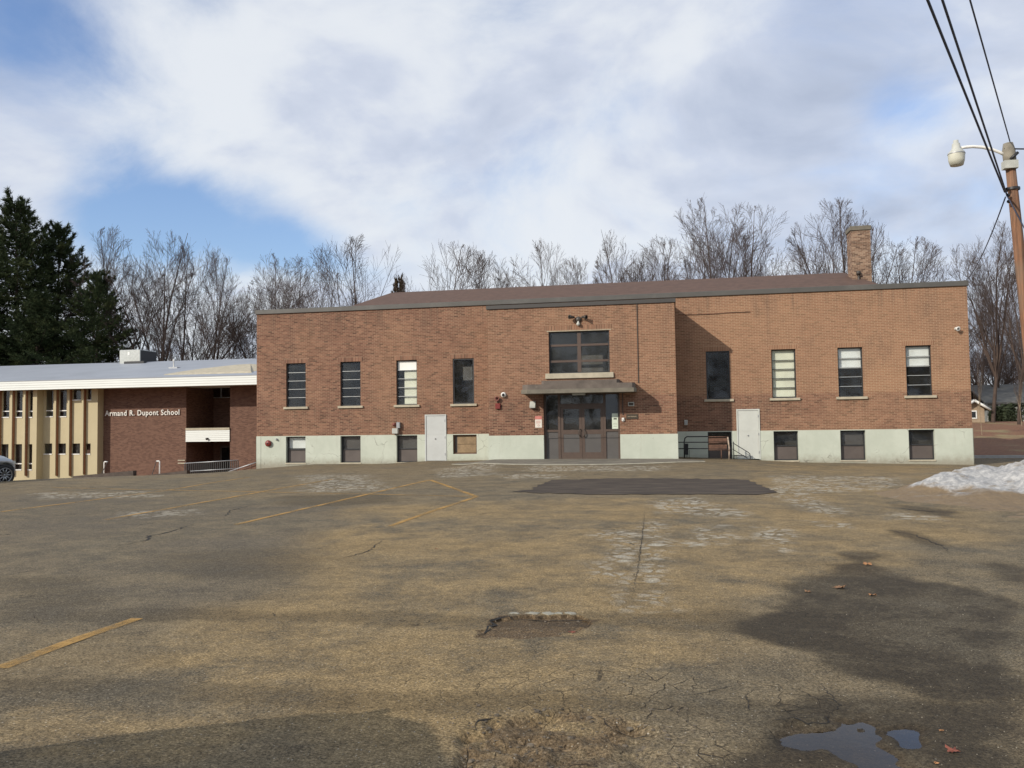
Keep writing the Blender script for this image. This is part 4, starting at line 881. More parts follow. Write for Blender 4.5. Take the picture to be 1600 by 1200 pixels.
# fire horn and bell
t = fix('fire_alarm_horn', 'red fire alarm horn with strobe on the brick bay below the white camera', 'fire alarm', (-6.9, BY, 2.4))
m = MB(); m.lathe((-6.92, BY-.002, 2.60), (0, -1, 0), [(.05, 0), (.05, .05), (.10, .12), (.10, .13), (.05, .08)], 14); m.build('horn', M['red_old'], t)
m = MB(); m.tube([(-6.92, BY-.03, 2.56), (-6.91, BY-.03, 2.42)], .018, 6); m.build('conduit', M['black'], t)
m = MB(); m.bevbox(-7.0, -6.79, BY-.10, BY-.002, 2.17, 2.40, .02); m.build('strobe_box', M['red'], t)
t = fix('fire_bell', 'round red fire bell on the pale foundation at the far left corner', 'fire bell', (-18.3, 0, .82))
m = MB(); m.lathe((-18.3, -.026, .80), (0, -1, 0), [(.06, 0), (.06, .04), (.15, .05), (.15, .09), (.11, .13), (.04, .15), (0, .15)], 20); m.build('gong', M['red'], t)
m = MB(); m.lathe((-18.3, -.165, .80), (0, -1, 0), [(.03, 0), (.03, .025), (0, .03)], 10); m.build('boss', M['black'], t)
t = fix('hose_connection', 'small dull metal pipe cap on the foundation right of the red bell', 'pipe cap', (-17.9, 0, .98))
m = MB(); m.lathe((-17.9, -.026, .98), (0, -1, 0), [(.05, 0), (.05, .06), (.035, .07), (.035, .1), (0, .1)], 12); m.build('cap', M['steel'], t)
t = fix('alarm_panel', 'grey metal box with a red light beside it above a basement window', 'alarm box', (-12.05, 0, 1.4))
m = MB(); m.bevbox(-12.26, -11.99, -.20, -.002, 1.18, 1.42, .015); m.build('box', M['boxgrey'], t)
m = MB(); m.bevbox(-12.07, -11.90, -.16, -.003, 1.425, 1.70, .015); m.build('upper_box', M['steel'], t)
m = MB(); m.lathe((-12.20, -.002, 1.60), (0, -1, 0), [(.09, 0), (.09, .05), (.06, .11), (0, .13)], 14); m.build('red_light', M['red_old'], t)
# wall packs, call box, plaque, papers
t = fix('wall_light', 'wedge shaped bronze wall light left of the entrance doors', 'wall light', (-5.44, BY, 2.3))
m = MB(); m.prism([(BY-.002, 2.20), (BY-.20, 2.20), (BY-.20, 2.27), (BY-.08, 2.46), (BY-.002, 2.46)], -5.56, -5.33, 'x'); m.build('housing', M['boxgrey'], t)
m = MB(); m.box(-5.54, -5.35, BY-.19, BY-.02, 2.17, 2.199); m.build('lens', M['bronze'], t)
t = fix('speaker_box', 'small grey box on the brick right of the doors in the canopy shadow', 'box', (-1.5, BY, 2.28))
m = MB(); m.bevbox(-1.60, -1.36, BY-.09, BY-.002, 2.20, 2.36, .012); m.build('case', M['boxgrey'], t)
m = MB(); m.box(-1.57, -1.39, BY-.096, BY-.09, 2.23, 2.33); m.build('grille', M['bronze'], t)
t = fix('call_button', 'small cream call box beside the dark plaque', 'call box', (-1.80, BY, 1.66))
m = MB(); m.bevbox(-1.86, -1.76, BY-.07, BY-.002, 1.60, 1.74, .01); m.build('case', M['white'], t)
m = MB(); m.lathe((-1.81, BY-.07, 1.65), (0, -1, 0), [(.02, 0), (.02, .012), (0, .014)], 10); m.build('button', M['black'], t)
t = fix('plaque', 'dark bronze plaque with pale lettering right of the doors', 'plaque', (-1.45, BY, 1.78))
m = MB(); m.bevbox(-1.68, -1.22, BY-.03, BY-.002, 1.68, 1.88, .008); m.build('plate', M['plaque'], t)
m = MB()
for z, a, b in ((1.785, -1.62, -1.30),):
    x = a; rr = random.Random(2)
    while x < b: w_ = rr.uniform(.012, .03); m.box(x, x+w_, BY-.034, BY-.03, z-.018, z+.018); x += w_+.012
m.build('lettering', M['plaque_txt'], t)
t = fix('notice_sign', 'white notice with a faded red header on the brick left of the doors', 'sign', (-5.23, BY, 1.6))
m = MB(); m.box(-5.37, -5.09, BY-.012, BY-.002, 1.39, 1.72); m.build('board', M['sign_white'], t)
m = MB(); m.box(-5.37, -5.09, BY-.013, BY-.002, 1.722, 1.86); m.build('header', M['sign_pink'], t)
m = MB(); m.box(-5.31, -5.15, BY-.016, BY-.0125, 1.775, 1.81)
for k in range(4): m.box(-5.33, -5.13-.03*(k % 2), BY-.015, BY-.0115, 1.655-.03*k, 1.664-.03*k)
m.lathe((-5.23, BY-.012, 1.48), (0, -1, 0), [(.04, 0), (.04, .003), (.028, .003)], 14); m.build('print', M['sign_pink'], t)
t = fix('door_notice', 'tall pale green-white paper notice on the right side light of the doors', 'paper', (-2.15, EY, 1.6))
pn = PY(956, 646, EY-.02); pq = PY(966.5, 670, EY-.02)
m = MB(); m.box(pn[0], pq[0], EY-.012, EY-.004, pq[2], pn[2]); m.build('sheet', M['paper'], t)
m = MB(); h_ = pn[2]-pq[2]; w_ = pq[0]-pn[0]; m.box(pn[0]+w_*.25, pn[0]+w_*.75, EY-.014, EY-.012, pq[2]+h_*.60, pq[2]+h_*.70)
for k in range(3): m.box(pn[0]+w_*.2, pn[0]+w_*.8, EY-.014, EY-.012, pq[2]+h_*(.15+.1*k), pq[2]+h_*(.165+.1*k))
m.build('print', M['ink'], t)
t = fix('corner_light', 'small pale floodlight high at the right end of the brick wall', 'floodlight', (11.4, 0, 5.1))
m = MB(); m.lathe((11.38, -.002, 5.12), (0, -1, 0), [(.06, 0), (.06, .04), (.03, .06)], 12); m.build('mount', M['boxgrey'], t)
m = MB(); m.lathe((11.36, -.05, 5.14), (.35, -.9, -.25), [(0, 0), (.05, .01), (.06, .09), (.095, .15), (.09, .17), (.05, .16)], 14); m.build('lamp_head', M['white'], t)
t = fix('outlet_box', 'small grey outlet box on the shaded brick beside the bay', 'box', (.72, 0, 1.5))
m = MB(); m.bevbox(.62, .76, -.07, -.002, 1.40, 1.62, .01); m.build('case', M['boxgrey'], t); m = MB(); m.box(.65, .73, -.076, -.07, 1.45, 1.57); m.build('cover', M['steel'], t)
# pipe railing around the landing in the corner right of the bay
RY = -1.15
t = fix('pipe_railing', 'black pipe railing in the shade right of the entrance bay', 'railing', (.9, RY, 0))
def q(px, py, y=RY): return tuple(PY(px, py, y))
gz = lotz(.6, RY)
for k, yy in enumerate((682, 691, 701)):
    a = q(1068+(4 if k == 0 else 0), yy); b = q(1107, yy); m = MB()
    if k == 0: m.tube([q(1069.5, 722), q(1069, 690), q(1070, 685), q(1073, 682.3), b], .024, 8); m.build('corner_rail', M['black'], t)
    else: m.tube([q(1059, yy), b], .02, 8); m.build('rail', M['black'], t)
for k in range(3): m = MB(); m.tube([q(1072+k*2.6, 703), (q(1072+k*2.6, 703)[0], RY, gz-.05)], .010, 6); m.build('baluster', M['black'], t)
t = fix('rusty_railing', 'rusty brown railing with leaning flaked post in front of the shaded basement window', 'railing', (2.0, RY, 0))
for yy in (682.5, 692, 703): m = MB(); m.tube([q(1107, yy), q(1138, yy)], .02, 8); m.build('rail', M['rust'], t)
for k in range(2): m = MB(); a = q(1107, 683+k*10+1); b = q(1136, 690+k*11); m.box(a[0], b[0], RY+.012, RY+.022, b[2], a[2]-.02); m.build('slat_panel', M['rust'], t)
m = MB(); a = q(1127, 703); m.tube([a, (a[0], RY, gz-.1)], .02, 8); m.build('post', M['rust'], t)
m = MB(); m.tube([q(1137, 683), q(1139.5, 700), (q(1139.5, 722)[0], RY, gz-.1)], .03, 8); m.build('post', M['rust_white'], t)
t = fix('sloping_handrail', 'thin dark handrail sloping down in front of the pale right door', 'handrail', (3.2, -.6, 0))
def q2(px, py): return tuple(PY(px, py, -.6))
g2 = lotz(3.0, -.6)
m = MB(); m.tube([q2(1145, 692), q2(1168, 706), q2(1171.5, 709), q2(1173, 715.5), q2(1172.5, 718)], .017, 8); m.build('rail', M['black'], t)
m = MB(); m.tube([q2(1145, 702), q2(1167, 715.5)], .014, 8); m.build('rail', M['black'], t)
m = MB(); m.tube([q2(1146, 711.5), q2(1162, 711.5), q2(1168, 716)], .014, 8); m.build('rail', M['black'], t)
m = MB(); a = q2(1146, 690); m.tube([a, (a[0], -.6, g2-.1)], .018, 8); m.build('post', M['black'], t)
# loose wire sagging across the upper wall
m = MB(); pts = [tuple(PY(x, y, -.03)) for x, y in ((1060, 491.5), (1085, 491.5), (1115, 490.3), (1140, 488.3), (1172, 487))]; m.tube(pts, .011, 6); tag(m.build('loose_wire', M['rust']), 'thin sagging wire across the upper brick wall right of the bay', 'wire')

# ------------------------------------------------------------------ the low wing on the left
WY = 15.0; WG = -2.4
wing = thing('school_wing', 'low two-storey cream and dark brick wing with white fascia left of the main block', 'building', (-34, WY, WG))
def wx_(px, y=WY, py=650): return float(PY(px, py, y)[0])
def wz_(px, py, y=WY): return float(PY(px, py, y)[2])
FB = wz_(200, 605.5, 13.2); FT = wz_(200, 591, 13.2)
xr0_, xr1_ = wx_(291), wx_(359.5); xbl = wx_(158); XE = -18.95
ZW = FB+.05
m = MB(); m.wall(xbl-1.2, XE-3.2, WG, ZW, WY, [(xr0_, xr1_, WG-.1, ZW+.2, 3.4)]); m.build('brick_wall', M['brick_wing'], wing)
hx0, hx1, hz0, hz1 = wx_(318, WY+3.4), xr1_+.3, wz_(340, 622, WY+3.4), wz_(340, 602, WY+3.4)+.3
m = MB(); m.wall(xr0_-.5, xr1_+1.5, WG, ZW+.3, WY+3.4, [(hx0, hx1+.9, hz0, ZW+.1, .15)]); m.build('recess_wall', M['brick_wing'], wing)
rw = adopt_win('window', hx0, hx1, hz0, WY+3.4, wing)
n3 = 4
for k in range(n3):
    a = hx0+(hx1+.9-hx0)*k/n3; b = hx0+(hx1+.9-hx0)*(k+1)/n3
    m = MB(); m.box(a, a+.07, WY+3.42, WY+3.5, hz0, ZW+.08); m.build('mullion', M['frame_alu'], rw); m = MB(); m.box(a+.07, b, WY+3.45, WY+3.46, hz0+.07, ZW+.08); m.build('pane', M['glass'], rw)
m = MB(); m.box(hx0, hx1+.9, WY+3.4, WY+3.5, hz0, hz0+.065); m.build('sill', M['frame_alu'], rw)
# white band (balcony front) over the recessed door, its boards as grooves
bz0, bz1 = wz_(325, 690), wz_(325, 672)
band = MB(); nb = 6
for k in range(nb): a = bz0+(bz1-bz0)*k/nb; b = bz0+(bz1-bz0)*(k+1)/nb; band.prism([(WY-.05, a), (WY-.075, a+.004), (WY-.055, b-.006), (WY-.03, b-.004), (WY+.05, b-.004), (WY+.05, a)], xr0_+.004, xr1_-.004, 'x')
bd = band.build('balcony_front', M['fascia'], wing)
m = MB(); m.box(xr0_+.003, xr1_-.003, WY-.09, WY+.3, bz1, bz1+.15); m.build('balcony_cap', M['sill'], bd)
m = MB(); m.box(xr0_+.01, xr1_-.01, WY+.05, WY+3.39, bz0+.1, bz0+.25); m.build('balcony_floor', M['sill'], bd)
m = MB(); a = PY(324, 685, WY-.1); m.lathe((a[0], WY-.07, a[2]), (0, -1, -.3), [(.06, 0), (.06, .08), (.09, .12), (0, .13)], 10); m.build('downlight', M['bronze'], bd)
dw = adopt_win('recessed_door', xr0_, xr1_, WG, WY+3.3, wing)
dx = xr0_+.6
for k in range(2):
    m = MB(); m.box(dx+k*.95, dx+k*.95+.9, WY+3.3, WY+3.36, WG, bz0-.35); m.build('leaf', M['panel_brown'], dw); m = MB(); m.box(dx+k*.95+.12, dx+k*.95+.78, WY+3.29, WY+3.299, WG+1.0, bz0-.5); m.build('pane', M['carglass'], dw)
m = MB(); m.box(xr1_-.75, xr1_-.45, WY+3.2, WY+3.35, WG, bz0-.5); m.build('post', M['boxgrey'], dw)
# cream window panels, each standing proud of the next
YM, YLp = WY-.6, WY-1.2
def wholes(list_, y):
    return [(wx_(a, y), wx_(b, y), wz_((a+b)/2, d, y), wz_((a+b)/2, c0, y) if c0 else ZW+.05, .14) for a, b, c0, d in list_]
mid_w = [(71, 83, None, 652), (92, 104, None, 652), (113, 126, None, 626), (135.5, 142.5, None, 626), (69, 82, 693, 710.5), (90, 103.5, 693, 710.5), (112, 125.5, 693, 710.5), (133.5, 142, 693, 710.5)]
left_w = [(3, 14.5, None, 653), (24, 35, None, 653), (45, 51, None, 653), (-18, -7, None, 653), (-38, -27, None, 653), (1, 14, 694, 735), (23, 35, 694, 735), (44.5, 51, 694, 735), (-18, -7, 694, 735), (-38, -27, 694, 735)]
def panel(x0, x1, y, ylow, wins, nm, x1ret=True):
    hs = wholes(wins, y); m = MB(); m.wall(x0, x1, WG, ZW, y, hs)
    m.quad((x1, y, WG), (x1, ylow, WG), (x1, ylow, ZW), (x1, y, ZW)); m.quad((x0, y, WG), (x0, y, ZW), (x0, ylow+1, ZW), (x0, ylow+1, WG)); m.build(nm, M['cream'], wing)
    for k, (a, b, c0, d, dep) in enumerate(hs):
        wn = adopt_win('window', a, b, c0, y, wing); d = min(d, ZW); tall = d-c0 > 1.2
        m = MB(); m.box(a+.001, b-.001, y-.03, y+.10, c0+.001, c0+.07); m.build('sill', M['frame_white'], wn)
        if tall: m = MB(); zz = c0+.42; m.box(a+.001, b-.001, y+.06, y+.12, zz, zz+.07); m.build('transom', M['frame_white'], wn)
        m = MB(); m.box(a+.001, b-.001, y+.115, y+.125, c0+.07, d); m.build('pane', M['glass'], wn)
        m = MB(); m.box(a-.05, b+.05, y+.6, y+.62, c0-.1, d); m.build('inner_blind', M['interior'], wn)
xm0, xm1 = wx_(57.5, YLp), wx_(152.5, YM)
panel(xm0-.3, xm1, YM, WY, mid_w, 'cream_panel'); panel(xm0-22, xm0, YLp, YM, left_w, 'cream_panel')
for y, lst in ((YM, ((87.5, 743), (108.5, 743), (130.5, 741))), (YLp, ((19, 742), (39.5, 743), (-2, 743), (-22, 743)))):
    for px, pb in lst:
        x = wx_(px, y-.2); zb = wz_(px, pb, y-.2); m = MB(); m.box(x-.13, x, y-.22, y-.001, zb, ZW); fn_ = m.build('fin', M['cream'], wing)
        m = MB(); m.box(x+.001, x+.05, y-.17, y-.002, zb-.03, ZW-.01); m.build('fin_shade_strip', M['fin_shade'], fn_)  # orange-brown strip paints the shade on the fin's right side
# white fascia with board grooves, roof, rooftop pieces
fx0 = -75.0; m = MB(); nb = 4; FY = 13.2
for k in range(nb): a = FB+(FT-FB)*k/nb; b = FB+(FT-FB)*(k+1)/nb; m.prism([(FY, a), (FY-.02, a+.004), (FY-.004, b-.008), (FY+.03, b-.004), (FY+.1, b-.004), (FY+.1, a)], fx0, XE-.02, 'x')
m.build('fascia', M['fascia'], wing)
m = MB(); m.quad((fx0, FY+.05, FB+.03), (XE-.02, FY+.05, FB+.03), (XE-.02, WY+2.3, FB+.03), (fx0, WY+2.3, FB+.03)); m.build('soffit', M['fascia'], wing)
RZ = wz_(200, 566, 25.0)
m = MB(); m.quad((fx0, FY-.03, FT+.02), (XE-.02, FY-.03, FT+.02), (XE-.02, 25, RZ), (fx0, 25, RZ)); m.quad((fx0, 25, RZ), (XE-.02, 25, RZ), (XE-.02, 31, RZ-.6), (fx0, 31, RZ-.6)); m.quad((fx0, FY-.03, FT+.02), (fx0, FY-.03, FT-.02), (XE-.02, FY-.03, FT-.02), (XE-.02, FY-.03, FT+.02)); m.build('roof', M['wroof'], wing)
m = MB(); m.quad((fx0, 31, WG), (XE-.02, 31, WG), (XE-.02, 31, RZ-.6), (fx0, 31, RZ-.6)); m.quad((fx0, 13.5, WG), (fx0, 31, WG), (fx0, 31, RZ-.6), (fx0, 13.5, FB)); m.quad((XE-3.2, WY, WG), (XE-.02, WY, WG), (XE-.02, WY, ZW), (XE-3.2, WY, ZW)); m.build('outer_wall', M['brick_wing'], wing)
def rz(y): return FT+.02+(RZ-FT-.02)*(y-FY+.03)/(25-FY+.03)
# low tapered roof curb
k0, k1, kr = PY(250, 585, 16.0), PY(348, 575, 17.5), PY(393, 577, 14.2)
m = MB(); ya, yb = 14.2, 18.2; xa, xb, xc = float(PY(252, 588, ya)[0]), float(PY(352, 575, yb)[0]), float(PY(394, 580, ya)[0])
za = rz(ya); m.add([(xa, ya, za-.05), (xc, ya, za-.05), (xc, yb, rz(yb)-.05), (xa, yb, rz(yb)-.05), (xa+.1, ya+.3, za+.10), (xc-.2, ya+.2, za+.16), (xb+2.0, yb-.1, rz(yb)+.22), (xa+3.2, yb-.1, rz(yb)+.18)], [(0, 1, 5, 4), (1, 2, 6, 5), (2, 3, 7, 6), (3, 0, 4, 7), (4, 5, 6, 7)]); m.build('roof_curb', M['sill'], wing)
t = thing('rooftop_unit', 'pale sheet-metal air unit on the far roof of the low wing', 'air unit', tuple(PY(215, 566, 24)))
u0, u1, u2 = PY(186.5, 566, 24), PY(219, 546, 24), PY(219, 566, 24)
m = MB(); m.bevbox(u0[0], u1[0], 24.0, 26.2, rz(24)-.1, u1[2], .03); m.build('casing', M['hvac'], t)
m = MB(); m.box(u1[0]+.001, u1[0]+.05, 24.1, 26.1, rz(24)+.1, u1[2]-.06); m.build('side_shade_sheet', M['frame_dark'], t)  # near-black sheet paints the shade on the casing's right face
m = MB(); m.box(u0[0]+.7, u1[0]+.6, 23.6, 23.98, rz(24)-.1, rz(24)+.12); m.build('duct', M['frame_dark'], t)
m = MB(); m.box(u0[0]+.75, u0[0]+.92, 23.985, 23.999, u0[2]+.55, u0[2]+.8); m.build('label_plate', M['white'], t)
t = thing('roof_vent', 'thin white vent pipe standing on the wing roof', 'vent pipe', tuple(PY(271, 574, 19)))
a = PY(271.5, 575, 19); b = PY(271.5, 562, 19); m = MB(); m.lathe((a[0], 19, a[2]-.1), (0, 0, 1), [(.05, 0), (.05, b[2]-a[2]), (.08, b[2]-a[2]+.02), (.08, b[2]-a[2]+.1), (0, b[2]-a[2]+.12)], 10); m.build('pipe', M['white'], t)
m = MB(); m.box(a[0]-.3, a[0]+.4, 18.8, 19.2, rz(19)-.05, rz(19)+.06); m.build('flashing', M['steel'], t)
# school name
def text_mesh(name, s, size, mat, depth=.02):
    cu = bpy.data.curves.new(name, 'FONT'); cu.body = s; cu.size = size; cu.extrude = depth; cu.offset = .012; cu.space_character = 1.12; cu.resolution_u = 3
    o = bpy.data.objects.new(name, cu); COL.objects.link(o); bpy.context.view_layer.update()
    dg = bpy.context.evaluated_depsgraph_get(); me = bpy.data.meshes.new_from_object(o.evaluated_get(dg)); bpy.data.objects.remove(o); me.materials.clear(); me.materials.append(mat); return me
tl, tr_, tb, tt = wx_(165), wx_(281), wz_(220, 649), wz_(220, 639.5)
me = text_mesh('lettering', 'Armand R. Dupont School', 1.0, M['letter'])
co = np.empty(len(me.vertices)*3, np.float32); me.vertices.foreach_get('co', co); co = co.reshape(-1, 3)
mn, mx = co.min(0), co.max(0); caph = co[:, 1].max()
tz = tb; sx_ = (tr_-tl)/(mx[0]-mn[0]); sz_ = sx_*1.12
new = np.stack([tl+(co[:, 0]-mn[0])*sx_, WY-.05-co[:, 2]*.9, tz+co[:, 1]*sz_], 1).astype(np.float32); me.vertices.foreach_set('co', new.ravel()); me.update()
lo = bpy.data.objects.new('wall_lettering', me); COL.objects.link(lo); tag(lo, 'white raised letters spelling the school name on the dark brick wing', 'lettering')
# picket gate / fence, ramp rails and retaining edges in front of the wing
def gl(px, py, y): return PY(px, py, y)
FYG = 6.0
t = thing('picket_fence', 'dark steel picket fence in front of the recessed wing entrance', 'fence', tuple(PY(335, 740, FYG)))
fa, fb = PY(289, 724, FYG), PY(372, 719, FYG); fgz = -2.2
def flz(x): return fa[2]+(fb[2]-fa[2])*(x-fa[0])/(fb[0]-fa[0])
n = 26
for k in range(n+1):
    x = fa[0]+(fb[0]-fa[0])*k/n; m = MB(); m.box(x-.022, x+.022, FYG-.022, FYG+.022, fgz, flz(x)-.02); m.build('picket', M['frame_dark'], t)
for dz in (0, -.45, -.95): m = MB(); m.tube([(fa[0], FYG-.03, flz(fa[0])+dz), (fb[0], FYG-.03, flz(fb[0])+dz)], .026, 8); m.build('rail', M['steel'], t)
for k, (px, py, e) in enumerate(((163, 721.5, 5), (249.5, 720.5, -5))):
    y = 9.0; a = PY(px, py, y); b = PY(px+e, py+.3, y); t = thing('rail_end', ('white painted handrail end at the cream panel corner' if k == 0 else 'white painted handrail end near the middle of the dark brick wing'), 'handrail', (a[0], y, -2.0))
    m = MB(); m.tube([(a[0], y, -2.2), (a[0], y, a[2]-.03), (a[0]+.04*(1 if e > 0 else -1), y, a[2]), (b[0], y, b[2])], .04, 8); m.build('post', M['white'], t)
    c0 = PY(px+e+5, py+6, y-1.5); m = MB(); m.tube([(b[0], y, b[2]), (b[0]+1.6, y-3.0, b[2]-1.0)], .022, 8); m.build('rail', M['bronze'], t)
for k, (pa, pb, lab) in enumerate((((114, 744), (208, 735.5), 'dark low retaining wall in front of the cream panels'), ((210, 744), (292, 735), 'dark low retaining wall below the middle of the brick wing'))):
    y = 5.0; a = PY(*pa, y); b = PY(*pb, y); m = MB(); m.add([(a[0], y, -2.6), (b[0], y, -2.6), (b[0], y, b[2]), (a[0], y, a[2]-.03*k), (a[0], y+.3, -2.6), (b[0], y+.3, -2.6), (b[0], y+.3, b[2]), (a[0], y+.3, a[2]-.03*k)], [(0, 1, 2, 3), (3, 2, 6, 7), (7, 6, 5, 4), (0, 3, 7, 4), (1, 5, 6, 2)]); tag(m.build('retaining_wall', M['retain']), lab, 'wall')
t = thing('wall_sign', 'small striped pale sign on the dark brick beside the wing entrance', 'sign', tuple(PY(284, 722, WY)))
for py in (718.5, 723): a = PY(278, py, WY-.02); b = PY(289, py+1.6, WY-.02); m = MB(); m.box(a[0], b[0], WY-.04, WY-.002, b[2], a[2]); m.build('stripe', M['sill'], t)
t = thing('ramp_rail', 'dark ramp rails sloping up to the corner of the main block', 'handrail', tuple(PY(390, 728, 2)))
for dy in (0, 4.5): m = MB(); m.tube([PY(352, 739+dy*.5, 2.0), PY(384, 728+dy, 2.0), PY(401, 722.5+dy, 2.0)], .03, 8); m.build('rail', M['rust'] if dy else M['steel'], t)
for px in (372, 392): a = PY(px, 733-(px-372)*.32, 2.0); m = MB(); m.tube([a, (a[0], 2.0, -2.2)], .03, 8); m.build('post', M['rust'], t)

# ------------------------------------------------------------------ utility pole, lamp, cables
PYY = -17.5
ptop = PY(1575, 224, PYY); pmid = PY(1599.5, 458, PYY); pdir = (pmid-ptop)/(ptop[2]-pmid[2])
def pole_at(z): return Vector(ptop + pdir*(ptop[2]-z))
pbase = pole_at(-.6)
pole = thing('utility_pole', 'leaning orange-brown wooden utility pole at the right edge', 'utility pole', (pbase.x, PYY, 0))
m = MB(); zs = np.linspace(-.6, ptop[2]-.42, 12); m.tube([pole_at(z) for z in zs], [.135-.045*(z+.6)/(ptop[2]+.6) for z in zs], 16); m.build('shaft', M['pole'], pole)
m = MB(); zs = np.linspace(ptop[2]-.419, ptop[2], 4); m.tube([pole_at(z) for z in zs], [.118, .122, .12, .09], 14); m.build('weathered_top', M['poletop'], pole)
m = MB(); p = pole_at(ptop[2]-.45); m.box(p.x-.16, p.x+.10, p.y-.15, p.y+.03, p.z-.10, p.z+.06); m.build('lamp_bracket', M['boxgrey'], pole)
for dz in (.5, .95): m = MB(); p = pole_at(ptop[2]-dz); m.lathe(p+Vector((0, 0, -.03)), (0, 0, 1), [(.135, 0), (.135, .05)], 14); m.build('band', M['black'], pole)
m = MB(); p = pole_at(ptop[2]-.12); m.tube([p+Vector((-.1, -.05, 0)), p+Vector((.26, -.1, -.05))], .015, 6); m.tube([p+Vector((-.02, -.12, -.25)), p+Vector((.12, -.14, -.12))], .03, 8); m.build('insulator', M['black'], pole)
for k in range(3): m = MB(); p = pole_at(ptop[2]-.98-k*.13); m.lathe(p+Vector((-.12, -.1, 0)), (-.7, -.7, 0), [(.02, 0), (.035, .02), (.035, .06), (.02, .08)], 10); m.build('spool_insulator', M['black'], pole)
lamp = thing('street_lamp', 'barn-style street lamp on a curved pale arm fixed to the pole', 'street lamp', tuple(PY(1495, 245, PYY)))
m = MB(); m.tube([PY(*q_, PYY) for q_ in ((1570, 242), (1562, 238), (1550, 233.5), (1535, 230), (1520, 229), (1508, 230), (1502, 231))], .032, 10); m.build('arm', M['white'], lamp)
lc = PY(1495, 258.5, PYY); s_ = 1300/ (np.linalg.norm(lc-CAM))
m = MB(); h1 = (258.5-222)/s_; m.lathe((lc[0], lc[1], lc[2]+h1*.42), (0, 0, 1), [(.165, 0), (.16, .03), (.12, .07), (.085, .12), (.075, .22), (.05, .23), (.05, .29), (0, .29)], 18); m.build('housing', M['boxgrey'], lamp)
m = MB(); m.lathe((lc[0], lc[1], lc[2]), (0, 0, 1), [(0, 0), (.125, 0), (.155, .10), (.165, h1*.42)], 18); m.build('refractor', M['lampglass'], lamp)
m = MB(); m.lathe((lc[0], lc[1], lc[2]+h1*.42-.01), (0, 0, 1), [(.166, 0), (.172, .01), (.166, .02)], 18); m.build('rim', M['steel'], lamp)
def wire(label, A, B, sag, r=.017, n=26):
    A, B = Vector(A), Vector(B); m = MB()
    m.tube([A.lerp(B, k/n) - Vector((0, 0, sag*4*(k/n)*(1-k/n))) for k in range(n+1)], r, 6); tag(m.build('overhead_cable', M['wire']), label, 'cable', 'overhead cables')
def through(A, px, py, y, yend):                  # far end of a span that passes the given photo direction at depth y
    A = np.array(A); B = PY(px, py, y); return A+(B-A)*(yend-A[1])/(B[1]-A[1])
a1 = PY(1570, 300, PYY-.15); a2 = PY(1573, 304, PYY-.12); a3 = PY(1578, 221, PYY-.08)
P2Y = -52.0
e1 = through(a1, 1450, 0, -25.2, P2Y); e2 = through(a2, 1473, 0, -25.4, P2Y); e3 = through(a3, 1516, 0, -24.2, P2Y)
wire('thick overhead cable, leftmost of the three meeting the leaning pole', a1, e1, .02, .018); wire('thick overhead cable, middle of the three meeting the leaning pole', a2, e2, .02, .016)
wire('thin overhead cable reaching the very top of the pole', a3, e3, .02, .012)
wire('service cable sloping from the pole down to the school roof corner', PY(1571, 308, PYY-.1), PY(1509, 438, 0.4), .25, .014); wire('short stay cable running down the right of the pole', PY(1573, 305, PYY-.15), PY(1640, 430, PYY-.3), .0, .012, 4)
p2 = thing('utility_pole', 'plain wooden utility pole across the lot behind the viewpoint', 'utility pole', (e2[0], P2Y, 0))
zt = max(e1[2], e2[2], e3[2])+.4
m = MB(); m.tube([(e2[0], P2Y-.25, -.6), (e2[0], P2Y-.2, zt)], [.17, .12], 14); m.build('shaft', M['pole'], p2)
m = MB(); m.box(min(e1[0], e3[0])-.3, max(e1[0], e3[0])+.3, P2Y-.12, P2Y+.0, min(e1[2], e2[2])-.15, min(e1[2], e2[2])-.04); m.build('crossarm', M['poletop'], p2)

# ------------------------------------------------------------------ old snow heap
sx = np.arange(2.6, 17.5, .075); sy = np.arange(-24.2, -13.0, .075); qx, qy = np.meshgrid(sx, sy)
rx = [2.6, 4.15, 4.65, 5.15, 5.75, 6.4, 6.95, 7.35, 8.2, 9.6, 11.5, 13.5, 15.5, 17]; rh = [0, .02, .13, .30, .47, .56, .68, .92, 1.08, 1.25, 1.2, .9, .3, 0]
rh_ = np.interp(qx, rx, rh); yc = -17.3-.12*(qx-5)+.4*np.sin(qx*1.1)
dn = qy-yc; wd = np.where(dn > 0, .75+.12*(qx-4), 1.25+.22*(qx-4)); wd = np.clip(wd, .5, 3.0)
prof = np.exp(-(dn/wd)**2*1.0)
hgt = rh_*prof; lump = fbm(qx*1.3, qy*1.3, 5, 81)-.5; fine = fbm(qx*4.5, qy*4.5, 4, 82)-.5
hgt = hgt*(1+.95*lump) + (.16*fine)*np.clip(rh_*prof*3, 0, 1) + .05*lump
foot = np.exp(-((qy+20.6)/1.3)**2)*sstep(3.8, 6.5, qx)*.11*(.6+2.2*lump+1.6*fine)        # dirt skirt
hgt = np.maximum(hgt, foot)-.035
dirt = np.clip(1.15-hgt*3.6, 0, 1)*.95+.06
sv = np.stack([qx.ravel(), qy.ravel(), (H(qx, qy)+hgt).ravel()], 1); si = np.arange(qx.size).reshape(qx.shape)
sf = np.stack([si[:-1, :-1], si[:-1, 1:], si[1:, 1:], si[1:, :-1]], -1).reshape(-1, 4); kp = (hgt.ravel()[sf].max(1) > -.03); 
sme = fast_mesh('snow_heap', sv, sf[kp], M['snow']); at = sme.attributes.new('dirt', 'FLOAT', 'POINT'); at.data.foreach_set('value', dirt.astype(np.float32).ravel())
sobj = bpy.data.objects.new('snow_heap', sme); COL.objects.link(sobj); tag(sobj, 'dirty heap of old ploughed snow at the right edge of the lot', 'snow heap')

